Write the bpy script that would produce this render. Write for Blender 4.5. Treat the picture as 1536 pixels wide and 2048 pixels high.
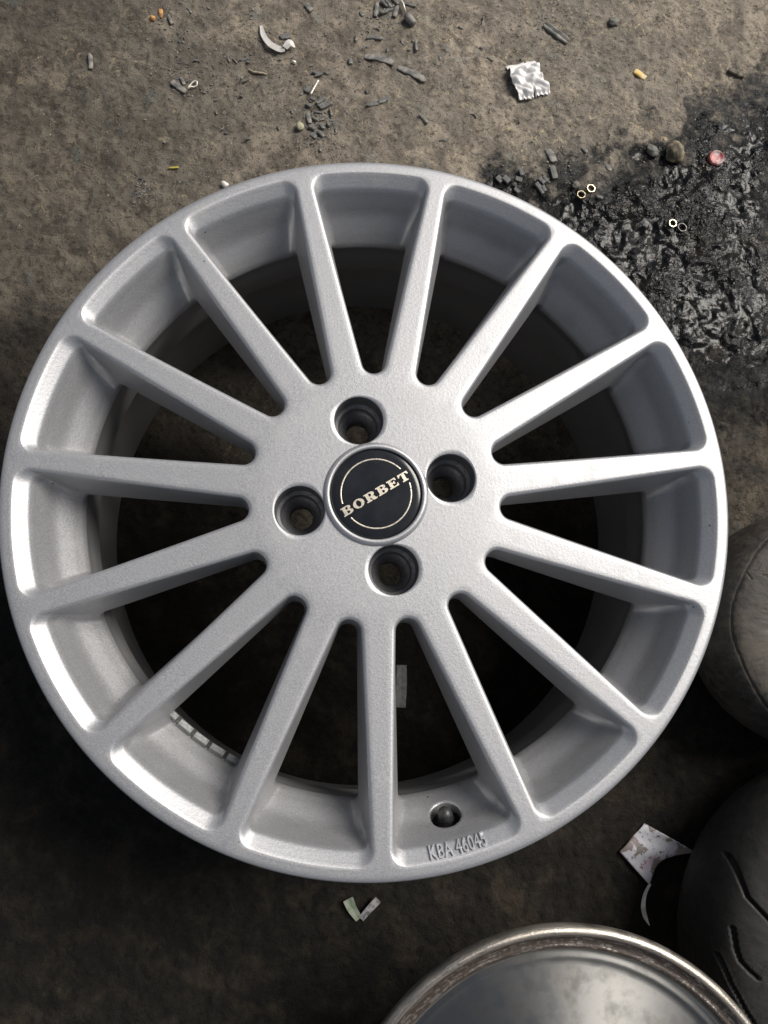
import bpy, bmesh, math, random
import numpy as np
from mathutils import Vector, Matrix, Euler

for o in list(bpy.data.objects):
    bpy.data.objects.remove(o, do_unlink=True)
S = bpy.context.scene
COL = S.collection
R = math.radians
random.seed(7)
RNG = np.random.default_rng(11)

# ------------------------------------------------------------------ camera
FPX = 1500.0                        # focal length in pixels of the 1536 x 2048 photograph
WH = 0.2055                         # height of the wheel face above the ground
CAM_ROT = (0.16572, -0.07253, 0.0)
CAM_LOC = (-0.02922, -0.09097, 0.47147 + WH)
cd = bpy.data.cameras.new('camera')
cam = bpy.data.objects.new('camera', cd)
COL.objects.link(cam)
cam.location = CAM_LOC
cam.rotation_euler = CAM_ROT
cd.sensor_fit = 'VERTICAL'
cd.sensor_height = 24.0
cd.lens = 24.0 * FPX / 2048.0
cd.clip_start = 0.01
cd.clip_end = 200.0
S.camera = cam
S.render.resolution_x = 768
S.render.resolution_y = 1024

# ------------------------------------------------------------------ light
SUN_AZ, SUN_EL = 33.0, 46.0         # light comes from the upper right of the picture
w = bpy.data.worlds.new('World')
S.world = w
w.use_nodes = True
nt = w.node_tree
nt.nodes.clear()
sky = nt.nodes.new('ShaderNodeTexSky')
sky.sky_type = 'NISHITA'
sky.sun_disc = False
sky.sun_elevation = R(SUN_EL)
sky.sun_rotation = R(90 - SUN_AZ)
sky.air_density = 1.0
sky.dust_density = 1.5
sky.ozone_density = 1.0
bgn = nt.nodes.new('ShaderNodeBackground')
bgn.inputs['Strength'].default_value = 0.08
wo = nt.nodes.new('ShaderNodeOutputWorld')
hs = nt.nodes.new('ShaderNodeHueSaturation')     # thin overcast: the same sky, nearly grey
hs.inputs['Saturation'].default_value = 0.52
nt.links.new(sky.outputs[0], hs.inputs['Color'])
nt.links.new(hs.outputs[0], bgn.inputs[0])
nt.links.new(bgn.outputs[0], wo.inputs[0])
sl = bpy.data.lights.new('sun', 'SUN')
sl.energy = 5.0
sl.angle = R(32)
sl.color = (1.0, 0.95, 0.88)
sun = bpy.data.objects.new('sun', sl)
COL.objects.link(sun)
sdir = Vector((math.cos(R(SUN_AZ)) * math.cos(R(SUN_EL)), math.sin(R(SUN_AZ)) * math.cos(R(SUN_EL)), math.sin(R(SUN_EL))))
sun.rotation_euler = sdir.to_track_quat('Z', 'Y').to_euler()
sun.location = sdir * 3
S.view_settings.view_transform = 'Standard'
S.view_settings.look = 'None'
S.view_settings.exposure = -0.15
S.view_settings.gamma = 1.0
S.view_settings.use_curve_mapping = False

# ------------------------------------------------------------------ helpers
CM = Euler(CAM_ROT, 'XYZ').to_matrix()
CL = Vector(CAM_LOC)


def at(u, v, z=0.0):
    """the point at height z that the photograph shows at pixel (u, v)"""
    d = CM @ Vector(((u - 768) / FPX, -(v - 1024) / FPX, -1.0))
    t = (z - CL.z) / d.z
    return CL + d * t


def tag(o, label=None, cat=None, group=None, kind=None):
    if label: o['label'] = label
    if cat: o['category'] = cat
    if group: o['group'] = group
    if kind: o['kind'] = kind
    return o


def link(name, me, mat=None, parent=None):
    o = bpy.data.objects.new(name, me)
    COL.objects.link(o)
    if mat is not None and me is not None:
        me.materials.append(mat)
    if parent is not None:
        o.parent = parent
    return o


def empty(name, loc=(0, 0, 0)):
    o = bpy.data.objects.new(name, None)
    COL.objects.link(o)
    o.location = loc
    o.empty_display_size = 0.05
    return o


def pymesh(name, vs, fs, smooth=True):
    me = bpy.data.meshes.new(name)
    me.from_pydata([tuple(v) for v in vs], [], fs)
    if smooth:
        me.shade_smooth()
    me.update()
    return me


def lathe(name, prof, n=128, closed=False, smooth=True, a0=0.0):
    """profile [(r, z)] turned about the z axis; outward faces when the profile runs upwards on the outside"""
    vs, fs = [], []
    m = len(prof)
    for i in range(n):
        a = a0 + 2 * math.pi * i / n
        c, s = math.cos(a), math.sin(a)
        for r, z in prof:
            vs.append((r * c, r * s, z))
    for i in range(n):
        j = (i + 1) % n
        for k in range(m if closed else m - 1):
            l = (k + 1) % m
            fs.append((i * m + k, j * m + k, j * m + l, i * m + l))
    return pymesh(name, vs, fs, smooth)


def fixnormals(me):
    bm = bmesh.new()
    bm.from_mesh(me)
    bmesh.ops.remove_doubles(bm, verts=bm.verts, dist=1e-6)
    bmesh.ops.recalc_face_normals(bm, faces=bm.faces)
    bm.to_mesh(me)
    bm.free()
    return me


# numpy noise -------------------------------------------------------------
_perm = RNG.random((256, 256))


def vnoise(x, y):
    xi, yi = np.floor(x).astype(int), np.floor(y).astype(int)
    fx, fy = x - xi, y - yi
    fx = fx * fx * fx * (fx * (fx * 6 - 15) + 10)
    fy = fy * fy * fy * (fy * (fy * 6 - 15) + 10)
    a = _perm[xi & 255, yi & 255]
    b = _perm[(xi + 1) & 255, yi & 255]
    c = _perm[xi & 255, (yi + 1) & 255]
    d = _perm[(xi + 1) & 255, (yi + 1) & 255]
    return (a * (1 - fx) + b * fx) * (1 - fy) + (c * (1 - fx) + d * fx) * fy


def fbm(x, y, sc, octv=4, gain=0.5):
    t, amp, tot = 0, 1.0, 0.0
    for i in range(octv):
        t = t + amp * vnoise(x * sc + 17.3 * i + 40, y * sc + 9.1 * i + 40)
        tot += amp
        amp *= gain
        sc *= 2.03
    return t / tot


# materials ---------------------------------------------------------------
class NT:
    def __init__(self, name):
        self.m = bpy.data.materials.new(name)
        self.m.use_nodes = True
        self.t = self.m.node_tree
        self.t.nodes.clear()
        self.out = self.t.nodes.new('ShaderNodeOutputMaterial')
        self.b = self.t.nodes.new('ShaderNodeBsdfPrincipled')
        self.t.links.new(self.b.outputs[0], self.out.inputs[0])
        tc = self.t.nodes.new('ShaderNodeTexCoord')
        self.co = tc.outputs['Object']

    def lk(self, a, b): self.t.links.new(a, b)

    def set(self, **k):
        for n, v in k.items():
            n = n.replace('_', ' ')
            s = self.b.inputs[n]
            if hasattr(v, 'is_output'):
                self.lk(v, s)
            else:
                s.default_value = (*v, 1.0) if isinstance(v, tuple) and len(v) == 3 else v

    def noise(self, scale, detail=4, rough=0.55, dist=0.0, co=None):
        n = self.t.nodes.new('ShaderNodeTexNoise')
        n.inputs['Scale'].default_value = scale
        n.inputs['Detail'].default_value = detail
        n.inputs['Roughness'].default_value = rough
        n.inputs['Distortion'].default_value = dist
        self.lk(co or self.co, n.inputs['Vector'])
        return n.outputs['Fac']

    def voro(self, scale, feat='F1', out='Distance', rnd=1.0, co=None):
        n = self.t.nodes.new('ShaderNodeTexVoronoi')
        n.feature = feat
        n.inputs['Scale'].default_value = scale
        n.inputs['Randomness'].default_value = rnd
        self.lk(co or self.co, n.inputs['Vector'])
        return n.outputs[out]

    def ramp(self, f, lo, hi, a=0.0, b=1.0):
        n = self.t.nodes.new('ShaderNodeMapRange')
        n.interpolation_type = 'SMOOTHSTEP'
        n.inputs[1].default_value = lo
        n.inputs[2].default_value = hi
        n.inputs[3].default_value = a
        n.inputs[4].default_value = b
        self.lk(f, n.inputs[0])
        return n.outputs[0]

    def math(self, op, a, b=0.0):
        n = self.t.nodes.new('ShaderNodeMath')
        n.operation = op
        for i, v in enumerate((a, b)):
            if hasattr(v, 'is_output'):
                self.lk(v, n.inputs[i])
            else:
                n.inputs[i].default_value = v
        return n.outputs[0]

    def mix(self, f, a, b):
        n = self.t.nodes.new('ShaderNodeMix')
        n.data_type = 'RGBA'
        for i, v in ((0, f), (6, a), (7, b)):
            if hasattr(v, 'is_output'):
                self.lk(v, n.inputs[i])
            else:
                n.inputs[i].default_value = (*v, 1.0) if isinstance(v, tuple) else v
        return n.outputs[2]

    def attr(self, name):
        n = self.t.nodes.new('ShaderNodeAttribute')
        n.attribute_name = name
        return n.outputs['Fac']

    def bump(self, h, dist, strength=1.0, normal=None):
        n = self.t.nodes.new('ShaderNodeBump')
        n.inputs['Strength'].default_value = strength
        n.inputs['Distance'].default_value = dist
        self.lk(h, n.inputs['Height'])
        if normal is not None:
            self.lk(normal, n.inputs['Normal'])
        return n.outputs[0]


def silver():
    k = NT('silver_paint')
    g = k.noise(1500, 3, 0.6)
    g2 = k.noise(520, 2, 0.5)
    wear = k.ramp(k.noise(60, 5, 0.6), 0.52, 0.72)
    speck = k.ramp(k.voro(62), 0.03, 0.06, 1.0, 0.0)
    speck = k.math('MULTIPLY', speck, k.ramp(k.noise(17, 3), 0.55, 0.58))
    c = k.mix(k.ramp(g, 0.3, 0.7), (0.375, 0.375, 0.385), (0.49, 0.49, 0.50))
    c = k.mix(k.math('MULTIPLY', wear, 0.25), c, (0.37, 0.36, 0.345))
    sc1 = k.ramp(k.noise(7, 2), 0.55, 0.62)
    smap = k.t.nodes.new('ShaderNodeMapping')
    smap.inputs['Scale'].default_value = (60, 900, 60)
    smap.inputs['Rotation'].default_value = (0, 0, 0.6)
    k.lk(k.co, smap.inputs[0])
    scr = k.math('MULTIPLY', k.ramp(k.noise(1.0, 3, 0.6, 0.3, smap.outputs[0]), 0.70, 0.76), sc1)
    c = k.mix(k.math('MULTIPLY', scr, 0.45), c, (0.22, 0.21, 0.20))
    c = k.mix(k.math('MULTIPLY', speck, 0.75), c, (0.08, 0.07, 0.06))
    b = k.bump(g2, 0.00022, 0.33)
    b = k.bump(g, 0.00008, 0.55, b)
    k.set(Base_Color=c, Metallic=0.72, Roughness=k.math('ADD', k.ramp(g, 0.3, 0.7, 0.42, 0.52), k.math('MULTIPLY', wear, 0.08)), Normal=b)
    return k.m


def metal(name, col, rough=0.35, metallic=1.0, nsc=300, amt=0.3, dirt=(0.05, 0.04, 0.03), dlo=0.55, dhi=0.75, bd=0.0001):
    k = NT(name)
    n = k.noise(nsc, 4)
    d = k.math('MULTIPLY', k.ramp(n, dlo, dhi), amt)
    k.set(Base_Color=k.mix(d, col, dirt), Metallic=metallic, Roughness=k.ramp(n, 0.3, 0.7, rough * 0.8, rough * 1.3),
          Normal=k.bump(n, bd, 0.5))
    return k.m


def plain(name, col, rough=0.6, col2=None, nsc=200, bd=0.0003, lo=0.4, hi=0.65, spec=0.5):
    k = NT(name)
    n = k.noise(nsc, 5, 0.6)
    col2 = col2 or tuple(x * 0.6 for x in col)
    k.set(Base_Color=k.mix(k.ramp(n, lo, hi), col, col2), Roughness=rough, Normal=k.bump(n, bd, 0.6))
    k.b.inputs['Specular IOR Level'].default_value = spec
    return k.m


M = {}
M['silver'] = silver()
M['hole'] = metal('machined_aluminium', (0.20, 0.20, 0.21), 0.45, 0.7, 400, 0.5)
M['cap'] = plain('gloss_black_plastic', (0.010, 0.011, 0.014), 0.16, (0.016, 0.017, 0.02), 60, 0.00003)
M['cap_letter'] = metal('worn_silver_print', (0.72, 0.66, 0.54), 0.4, 0.55, 900, 0.7, (0.16, 0.12, 0.08), 0.55, 0.62)
M['weight'] = metal('zinc_weight', (0.16, 0.165, 0.165), 0.5, 0.5, 500, 0.6)
M['valve'] = plain('valve_rubber', (0.022, 0.022, 0.024), 0.42, (0.04, 0.04, 0.04), 500)
M['dark_gap'] = plain('dark_recess', (0.012, 0.012, 0.012), 0.8)

# ------------------------------------------------------------------ ground
POLY_OIL = [at(*p) for p in ((1600, 120), (1530, 150), (1470, 190), (1400, 175), (1345, 205), (1268, 178), (1245, 232), (1215, 275), (1165, 300), (1120, 262), (1085, 285),
                             (1080, 335), (1000, 318), (930, 370), (880, 420), (1000, 520), (1080, 640), (1180, 900), (1330, 1040), (1440, 1040), (1540, 960), (1640, 930))]


def poly_sd(px, py, poly):
    d = np.full(px.shape, 1e9)
    inside = np.zeros(px.shape, bool)
    n = len(poly)
    for i in range(n):
        ax, ay = poly[i].x, poly[i].y
        bx, by = poly[(i + 1) % n].x, poly[(i + 1) % n].y
        ex, ey = bx - ax, by - ay
        t = np.clip(((px - ax) * ex + (py - ay) * ey) / (ex * ex + ey * ey), 0, 1)
        d = np.minimum(d, np.hypot(px - ax - t * ex, py - ay - t * ey))
        c = ((ay > py) != (by > py)) & (px < (bx - ax) * (py - ay) / (by - ay + 1e-12) + ax)
        inside ^= c
    return np.where(inside, -d, d)


def smooth(x, a, b):
    t = np.clip((x - a) / (b - a), 0, 1)
    return t * t * (3 - 2 * t)


xs = np.concatenate([[-4, -2.5, -1.5, -1.0, -0.75], np.arange(-0.56, 0.66, 0.0021), [0.8, 1.1, 1.6, 2.6, 4]])
ys = np.concatenate([[-4, -2.5, -1.5, -1.0, -0.8], np.arange(-0.62, 0.80, 0.0021), [0.95, 1.2, 1.7, 2.6, 4]])
GX, GY = np.meshgrid(xs, ys, indexing='ij')
warp = fbm(GX, GY, 30, 4) - 0.5
sd = poly_sd(GX, GY, POLY_OIL) + (fbm(GX, GY, 14, 5, 0.6) - 0.5) * 0.085 + warp * 0.03 - 0.012
OIL = (1 - smooth(sd, -0.075, 0.030)) * (1 - 0.35 * smooth(-GY, -0.22, -0.12))
hol = fbm(GX, GY, 22, 3)                                   # dry islands in the oil
OIL = OIL * (1 - 0.75 * smooth(hol, 0.52, 0.68) * (1 - smooth(-sd, 0.03, 0.09)))
GZ = (fbm(GX, GY, 9, 3) - 0.5) * 0.006 + (fbm(GX, GY, 55, 4, 0.6) - 0.5) * 0.0042 + (fbm(GX, GY, 150, 2) - 0.5) * 0.0034
GZ += OIL * ((fbm(GX, GY, 80, 3, 0.6) - 0.5) * 0.0036 - 0.001)
STONE = np.zeros_like(GX)
for i in range(420):
    px, py = RNG.uniform(-0.5, 0.6), RNG.uniform(-0.55, 0.75)
    a, b = RNG.uniform(0.003, 0.0095), RNG.uniform(0.003, 0.008)
    th = RNG.uniform(0, 3.14)
    i0, i1 = np.searchsorted(xs, (px - 0.013, px + 0.013))
    j0, j1 = np.searchsorted(ys, (py - 0.013, py + 0.013))
    X, Y = GX[i0:i1, j0:j1] - px, GY[i0:i1, j0:j1] - py
    q = np.hypot((X * math.cos(th) + Y * math.sin(th)) / a, (-X * math.sin(th) + Y * math.cos(th)) / b)
    q = q + (fbm(GX[i0:i1, j0:j1], GY[i0:i1, j0:j1], 160, 2) - 0.5) * 0.9
    h = 1 - smooth(q, 0.75, 1.12)
    GZ[i0:i1, j0:j1] += h * RNG.uniform(0.0002, 0.0014)
    STONE[i0:i1, j0:j1] = np.maximum(STONE[i0:i1, j0:j1], h * RNG.uniform(0.3, 1.0))
flat = smooth(np.maximum(np.abs(GX), np.abs(GY)), 0.5, 0.8)
GZ = GZ * (1 - flat)
GZ -= 0.0028                                               # highest crumbs just reach z = 0
# blackened earth: shade painted over oily dirt, deepest below the wheel, weaker to the left
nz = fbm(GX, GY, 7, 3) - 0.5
SHADE_DIRT = smooth(-GY - 0.35 * GX + nz * 0.30, -0.30, 0.06)
SHADE_DIRT = np.maximum(SHADE_DIRT, 0.62 * smooth(-GX - 0.45 * GY + nz * 0.25, -0.38, 0.16))  # painted light falloff towards the left
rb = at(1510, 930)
SHADE_DIRT = np.maximum(SHADE_DIRT, 0.80 * (1 - smooth(np.hypot(GX - rb.x, GY - rb.y) + nz * 0.10, 0.08, 0.20)))  # darker earth to the right of the wheel
nx, ny = GX.shape
gm = bpy.data.meshes.new('ground')
co = np.stack([GX, GY, GZ], -1).reshape(-1, 3)
ii = (np.arange(nx - 1)[:, None] * ny + np.arange(ny - 1)[None, :]).reshape(-1)
fv = np.stack([ii, ii + ny, ii + ny + 1, ii + 1], 1)
gm.vertices.add(len(co))
gm.vertices.foreach_set('co', co.ravel())
gm.loops.add(fv.size)
gm.loops.foreach_set('vertex_index', fv.ravel().astype(np.int32))
gm.polygons.add(len(fv))
gm.polygons.foreach_set('loop_start', (np.arange(len(fv)) * 4).astype(np.int32))
gm.polygons.foreach_set('use_smooth', np.ones(len(fv), bool))
gm.update(calc_edges=True)
for nm, arr in (('oil', OIL), ('stone', STONE), ('shade_dirt', SHADE_DIRT)):
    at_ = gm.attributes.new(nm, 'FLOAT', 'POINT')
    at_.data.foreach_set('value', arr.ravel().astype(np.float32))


def gh(x, y):
    """height of the ground under (x, y)"""
    i = min(max(int(np.searchsorted(xs, x)) - 1, 0), nx - 2)
    j = min(max(int(np.searchsorted(ys, y)) - 1, 0), ny - 2)
    return float(max(GZ[i, j], GZ[i + 1, j], GZ[i, j + 1], GZ[i + 1, j + 1]))


def ground_material():
    k = NT('oily_earth')
    big, mid, fine = k.noise(6, 5, 0.6), k.noise(34, 6, 0.62, 0.4), k.noise(230, 5, 0.7)
    grit = k.noise(900, 3, 0.7)
    oil, stone, shade_dirt = k.attr('oil'), k.attr('stone'), k.attr('shade_dirt')
    clump = k.noise(85, 8, 0.75, 0.9)
    c = k.mix(k.ramp(mid, 0.36, 0.64), (0.180, 0.152, 0.121), (0.380, 0.322, 0.250))
    c = k.mix(k.math('MULTIPLY', k.ramp(big, 0.42, 0.60), 0.7), c, (0.205, 0.182, 0.148))
    c = k.mix(k.math('MULTIPLY', k.ramp(clump, 0.50, 0.62), 0.65), c, (0.085, 0.068, 0.052))
    crust = k.math('MULTIPLY', k.ramp(k.noise(70, 8, 0.78, 1.2), 0.56, 0.63), k.ramp(k.noise(11, 3), 0.42, 0.56))
    c = k.mix(k.math('MULTIPLY', crust, 0.8), c, (0.58, 0.47, 0.29))
    c = k.mix(k.math('MULTIPLY', stone, 0.8), c, k.mix(k.ramp(fine, 0.4, 0.6), (0.26, 0.26, 0.225), (0.16, 0.165, 0.15)))
    vc2 = k.voro(120, 'F1', 'Color')
    chip = k.math('MULTIPLY', k.ramp(k.voro(120), 0.30, 0.22, 0.0, 1.0), k.ramp(vc2, 0.62, 0.66))
    c = k.mix(k.math('MULTIPLY', chip, 0.45), c, (0.33, 0.29, 0.235))
    c = k.mix(k.math('MULTIPLY', k.ramp(fine, 0.54, 0.64), 0.72), c, (0.060, 0.048, 0.037))
    c = k.mix(k.math('MULTIPLY', k.ramp(grit, 0.64, 0.70), 0.65), c, (0.55, 0.48, 0.38))
    c = k.mix(k.ramp(k.voro(110), 0.04, 0.13, 0.85, 0.0), c, (0.025, 0.021, 0.018))
    shade_dirt_c = k.mix(k.ramp(mid, 0.48, 0.72), (0.0075, 0.0069, 0.0062), (0.024, 0.0185, 0.013))  # near-black tone for the painted shade and the dirt under it
    c = k.mix(k.math('MULTIPLY', shade_dirt, 0.96), c, shade_dirt_c)
    mott = k.noise(75, 6, 0.72, 0.5)
    o = k.ramp(k.math('ADD', oil, k.math('ADD', k.math('MULTIPLY', k.math('SUBTRACT', fine, 0.5), 0.7), k.math('MULTIPLY', k.math('SUBTRACT', mott, 0.5), 1.5))), 0.18, 0.80)
    wet = k.ramp(k.math('ADD', oil, k.math('MULTIPLY', k.math('SUBTRACT', mott, 0.5), 1.0)), 0.55, 0.95)
    oc = k.mix(k.ramp(mid, 0.5, 0.75), (0.004, 0.004, 0.004), (0.026, 0.021, 0.015))
    c = k.mix(o, c, oc)
    h = k.math('ADD', k.math('ADD', k.math('MULTIPLY', fine, 0.9), k.math('MULTIPLY', grit, 0.45)), k.math('ADD', k.math('MULTIPLY', clump, 1.3), k.math('MULTIPLY', chip, 0.25)))
    wave = k.math('ADD', k.noise(165, 3, 0.6, 0.4), k.math('MULTIPLY', k.noise(30, 2), 1.5))
    inv = k.math('SUBTRACT', 1.0, k.math('MULTIPLY', wet, 0.95))
    h = k.math('ADD', k.math('MULTIPLY', h, inv), k.math('MULTIPLY', k.math('MULTIPLY', k.math('MULTIPLY', wave, wet), k.ramp(k.noise(16, 3), 0.40, 0.66, 0.30, 1.6)), 1.0))
    b = k.bump(h, 0.0034, 0.8)
    rough = k.math('ADD', k.math('ADD', k.math('MULTIPLY', wet, -0.52), k.math('MULTIPLY', o, -0.25)), 0.9)
    rough = k.math('ADD', rough, k.math('MULTIPLY', k.math('MULTIPLY', o, mid), 0.06))
    k.set(Base_Color=c, Roughness=rough, Normal=b, Specular_IOR_Level=k.math('SUBTRACT', k.math('SUBTRACT', 0.5, k.math('MULTIPLY', wet, 0.3)), k.math('MULTIPLY', k.math('MULTIPLY', shade_dirt, 0.36), k.math('SUBTRACT', 1.0, wet))))
    return k.m


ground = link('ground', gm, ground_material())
tag(ground, 'brown gritty earth blackened with old oil under the wheels', 'ground', kind='structure')

# ------------------------------------------------------------------ the alloy wheel
PHASE = 103.1 + 12.0                 # direction of the first window; a spoke stands 12 degrees either side
HOLE0 = 13.1
ZH = WH - 0.001                     # hub face


def zf(r):
    """front face height"""
    t = min(max((r - 0.075) / 0.12, 0), 1)
    t = t * t * (3 - 2 * t)
    return ZH * (1 - t) + WH * t - 0.0012 * math.sin(math.pi * min(max((r - 0.075) / 0.15, 0), 1))


A12 = R(12)
NT_, NS_, NC_, NO_ = 16, 22, 8, 16    # segments: tip, side, each corner half... , outer arc


def window_loop(e, eb, ri, ro, rc):
    """half-plane symmetric window outline; returns points and their share of 'outer' (0 side, 1 outer arc)"""
    hA, hB = 0.0081 + e, 0.0043 + e + eb
    u = Vector((math.cos(A12), math.sin(A12)))
    n = Vector((math.sin(A12), -math.cos(A12)))
    A = u * 0.092 + n * hA
    B = u * 0.212 + n * hB
    du = (B - A).normalized()
    dn = Vector((du.y, -du.x))
    d = A.dot(dn)
    c = (ri - d) / (1 - dn.x)
    rho = c - ri
    th_t = math.atan2(-dn.y, -dn.x)                       # tangent direction on the tip circle
    half = []
    for i in range(NT_ // 2 + 1):
        f = i / (NT_ // 2)
        a = math.pi + (th_t - math.pi) * f
        half.append((c + rho * math.cos(a), rho * math.sin(a), 0.0))
    s = math.sqrt((ro - rc) ** 2 - (d + rc) ** 2)
    fc = du * s + dn * (d + rc)
    p0 = Vector((half[-1][0], half[-1][1]))
    p1 = fc - dn * rc
    for i in range(1, NS_ + 1):
        p = p0.lerp(p1, i / NS_)
        half.append((p.x, p.y, 0.0))
    a0 = math.atan2(-dn.y, -dn.x)
    a1 = math.atan2(fc.y, fc.x)
    for i in range(1, NC_ + 1):
        f = i / NC_
        a = a0 + (a1 - a0) * f
        half.append((fc.x + rc * math.cos(a), fc.y + rc * math.sin(a), f * f * (3 - 2 * f)))
    for i in range(1, NO_ // 2 + 1):
        a = a1 * (1 - i / (NO_ // 2))
        half.append((ro * math.cos(a), ro * math.sin(a), 1.0))
    low = [(x, -y, q) for x, y, q in half[1:-1]]
    return half + low[::-1]            # runs from the tip up one side, across the outer arc and back


NH = NT_ // 2 + NS_ + NC_ + NO_ // 2  # index of the outer middle
NLOOP = 2 * NH
BV = 0.0026
LV = []                               # e, extra at the outer end, tip radius, outer radius, corner radius, depth side, depth outer
for i, ph in enumerate((0, 18, 36, 54, 72, 86)):
    e = BV * math.sin(R(ph))
    LV.append((e, 0.0, 0.0790 + e, (0.2262, 0.2258, 0.2252, 0.2244, 0.2236, 0.2228)[i], 0.0100 - e * 0.8, BV * (1 - math.cos(R(ph))), (0, 0.00015, 0.0005, 0.0010, 0.0016, 0.0022)[i]))
LK = [(0.0029, 0.0003, 0.0819, 0.2188, 0.0070, 0.0050, 0.0048),
      (0.0030, 0.0004, 0.0820, 0.2180, 0.0066, 0.0064, 0.0055),
      (0.0031, 0.0006, 0.0821, 0.2173, 0.0062, 0.0080, 0.0064),
      (0.0033, 0.0010, 0.0823, 0.2160, 0.0058, 0.0110, 0.0094),
      (0.0037, 0.0022, 0.0828, 0.2092, 0.0054, 0.0170, 0.0232),
      (0.0038, 0.0025, 0.0829, 0.2072, 0.0053, 0.0182, 0.0262),
      (0.0041, 0.0034, 0.0833, 0.2004, 0.0050, 0.0225, 0.0345),
      (0.0044, 0.0042, 0.0836, 0.1962, 0.0046, 0.0262, 0.0402),
      (0.0040, 0.0040, 0.0834, 0.1946, 0.0044, 0.0282, 0.0428),
      (0.0028, 0.0034, 0.0825, 0.1944, 0.0042, 0.0290, 0.0436)]
for i, kk in enumerate(LK):
    if i in (4, 6, 7):                 # finer rows where the valve hole is cut
        q0 = LK[i - 1]
        for f in (0.2, 0.4, 0.6, 0.8):
            LV.append(tuple(a + (b - a) * f for a, b in zip(q0, kk)))
    LV.append(kk)


def lv_points(k):
    e, eb, ri, ro, rc, ds, do = LV[k]
    out = []
    for x, y, q in window_loop(e, eb, ri, ro, rc):
        r = math.hypot(x, y)
        deep = 1.0 + 0.32 * min(max((r - 0.08) / 0.12, 0), 1) * min(max((ds - 0.0075) / 0.0035, 0), 1)
        out.append((x, y, zf(r) - (ds * deep * (1 - q) + do * q)))
    return out


def border(rin, rout, zin, zout, zside):
    """the sector's own edge, point for point with the loop"""
    out = []
    half = NH
    for i in range(half + 1):
        if i <= NT_ // 2:
            a = A12 * i / (NT_ // 2)
            out.append((rin, a, zin))
        elif i <= NT_ // 2 + NS_ + NC_ // 2:
            f = (i - NT_ // 2) / (NS_ + NC_ // 2)
            r = rin + (rout - rin) * f
            out.append((r, A12, zside(r)))
        else:
            f = (i - NT_ // 2 - NS_ - NC_ // 2) / (NC_ // 2 + NO_ // 2)
            out.append((rout, A12 * (1 - f), zout))
    pts = [(r * math.cos(a), r * math.sin(a), z) for r, a, z in out]
    return pts + [(x, -y, z) for x, y, z in pts[1:-1]][::-1]


R_HUB, R_LIP = 0.0700, 0.2314
rows = []
B0 = border(R_HUB, R_LIP, zf(R_HUB), zf(R_LIP), zf)
L0 = lv_points(0)
for f in (0, 0.33, 0.66):
    row = []
    for a, b in zip(B0, L0):
        x, y = a[0] + (b[0] - a[0]) * f, a[1] + (b[1] - a[1]) * f
        row.append((x, y, zf(math.hypot(x, y))))
    rows.append(row)
for k in range(len(LV)):
    rows.append(lv_points(k))
ZB_OUT = WH - 0.0475
BB = border(R_HUB, 0.1950, ZH - 0.036, ZB_OUT, lambda r: zf(r) - 0.0315 - 0.012 * min(max((r - 0.08) / 0.115, 0), 1))
last = rows[-1]
rows.append([tuple(l[j] + (b[j] - l[j]) * 0.45 for j in range(2)) + (l[2] + (b[2] - l[2]) * 0.8,) for l, b in zip(last, BB)])
rows.append(BB)


def part_of(i):
    """which part the strip between loop points i and i+1 belongs to: hub, +12 spoke, rim, -12 spoke"""
    j = i if i < NH else NLOOP - 1 - i
    if j < NT_ // 2: return 'hub'
    if j < NT_ // 2 + NS_: return 'up' if i < NH else 'down'
    return 'rim'


wv, wf, wp = [], [], []
for s in range(15):
    a = R(PHASE + 24 * s)
    ca, sa = math.cos(a), math.sin(a)
    base = len(wv)
    for row in rows:
        for x, y, z in row:
            wv.append((x * ca - y * sa, x * sa + y * ca, z))
    for k in range(len(rows) - 1):
        for i in range(NLOOP):
            j = (i + 1) % NLOOP
            wf.append((base + k * NLOOP + i, base + k * NLOOP + j, base + (k + 1) * NLOOP + j, base + (k + 1) * NLOOP + i))
            p = part_of(i)
            wp.append(0 if p == 'hub' else 1 if p == 'rim' else 2 + (s if p == 'up' else (s - 1) % 15))
# hub plate with its four bolt holes, built in quarters
R_BZ, R_LUG = 0.0338, 0.0160
lug_loop = []
NQ = 60
for q in range(4):
    a = R(HOLE0 + 90 * q)
    ca, sa = math.cos(a), math.sin(a)
    bd = []
    for i in range(16): bd.append((R_BZ, R(-45 + 90 * i / 16), R(-125 - 110 * i / 16)))
    for i in range(12): bd.append((R_BZ + (R_HUB - R_BZ) * i / 12, R(45), R(125 - 75 * i / 12)))
    for i in range(60): bd.append((R_HUB, R(45 - 1.5 * i), R(50 - 100 * i / 60)))
    for i in range(12): bd.append((R_HUB + (R_BZ - R_HUB) * i / 12, R(-45), R(-50 - 75 * i / 12)))
    nb = len(bd)
    base = len(wv)
    for f in (0, 0.3, 0.6, 0.85, 0.97, 1.0):
        for r, t, ang in bd:
            x, y = r * math.cos(t), r * math.sin(t)
            rr = R_LUG + (0.0006 if f < 1 else 0.0)
            hx, hy = 0.05 + rr * math.cos(ang), rr * math.sin(ang)
            fx = min(f / 0.97, 1.0)
            px, py = x + (hx - x) * fx, y + (hy - y) * fx
            z = ZH - (0.0006 if f == 1.0 else 0.0)
            wv.append((px * ca - py * sa, px * sa + py * ca, z))
    for k in range(5):
        for i in range(nb):
            j = (i + 1) % nb
            wf.append((base + k * nb + i, base + k * nb + j, base + (k + 1) * nb + j, base + (k + 1) * nb + i))
            wp.append(0)
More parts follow.
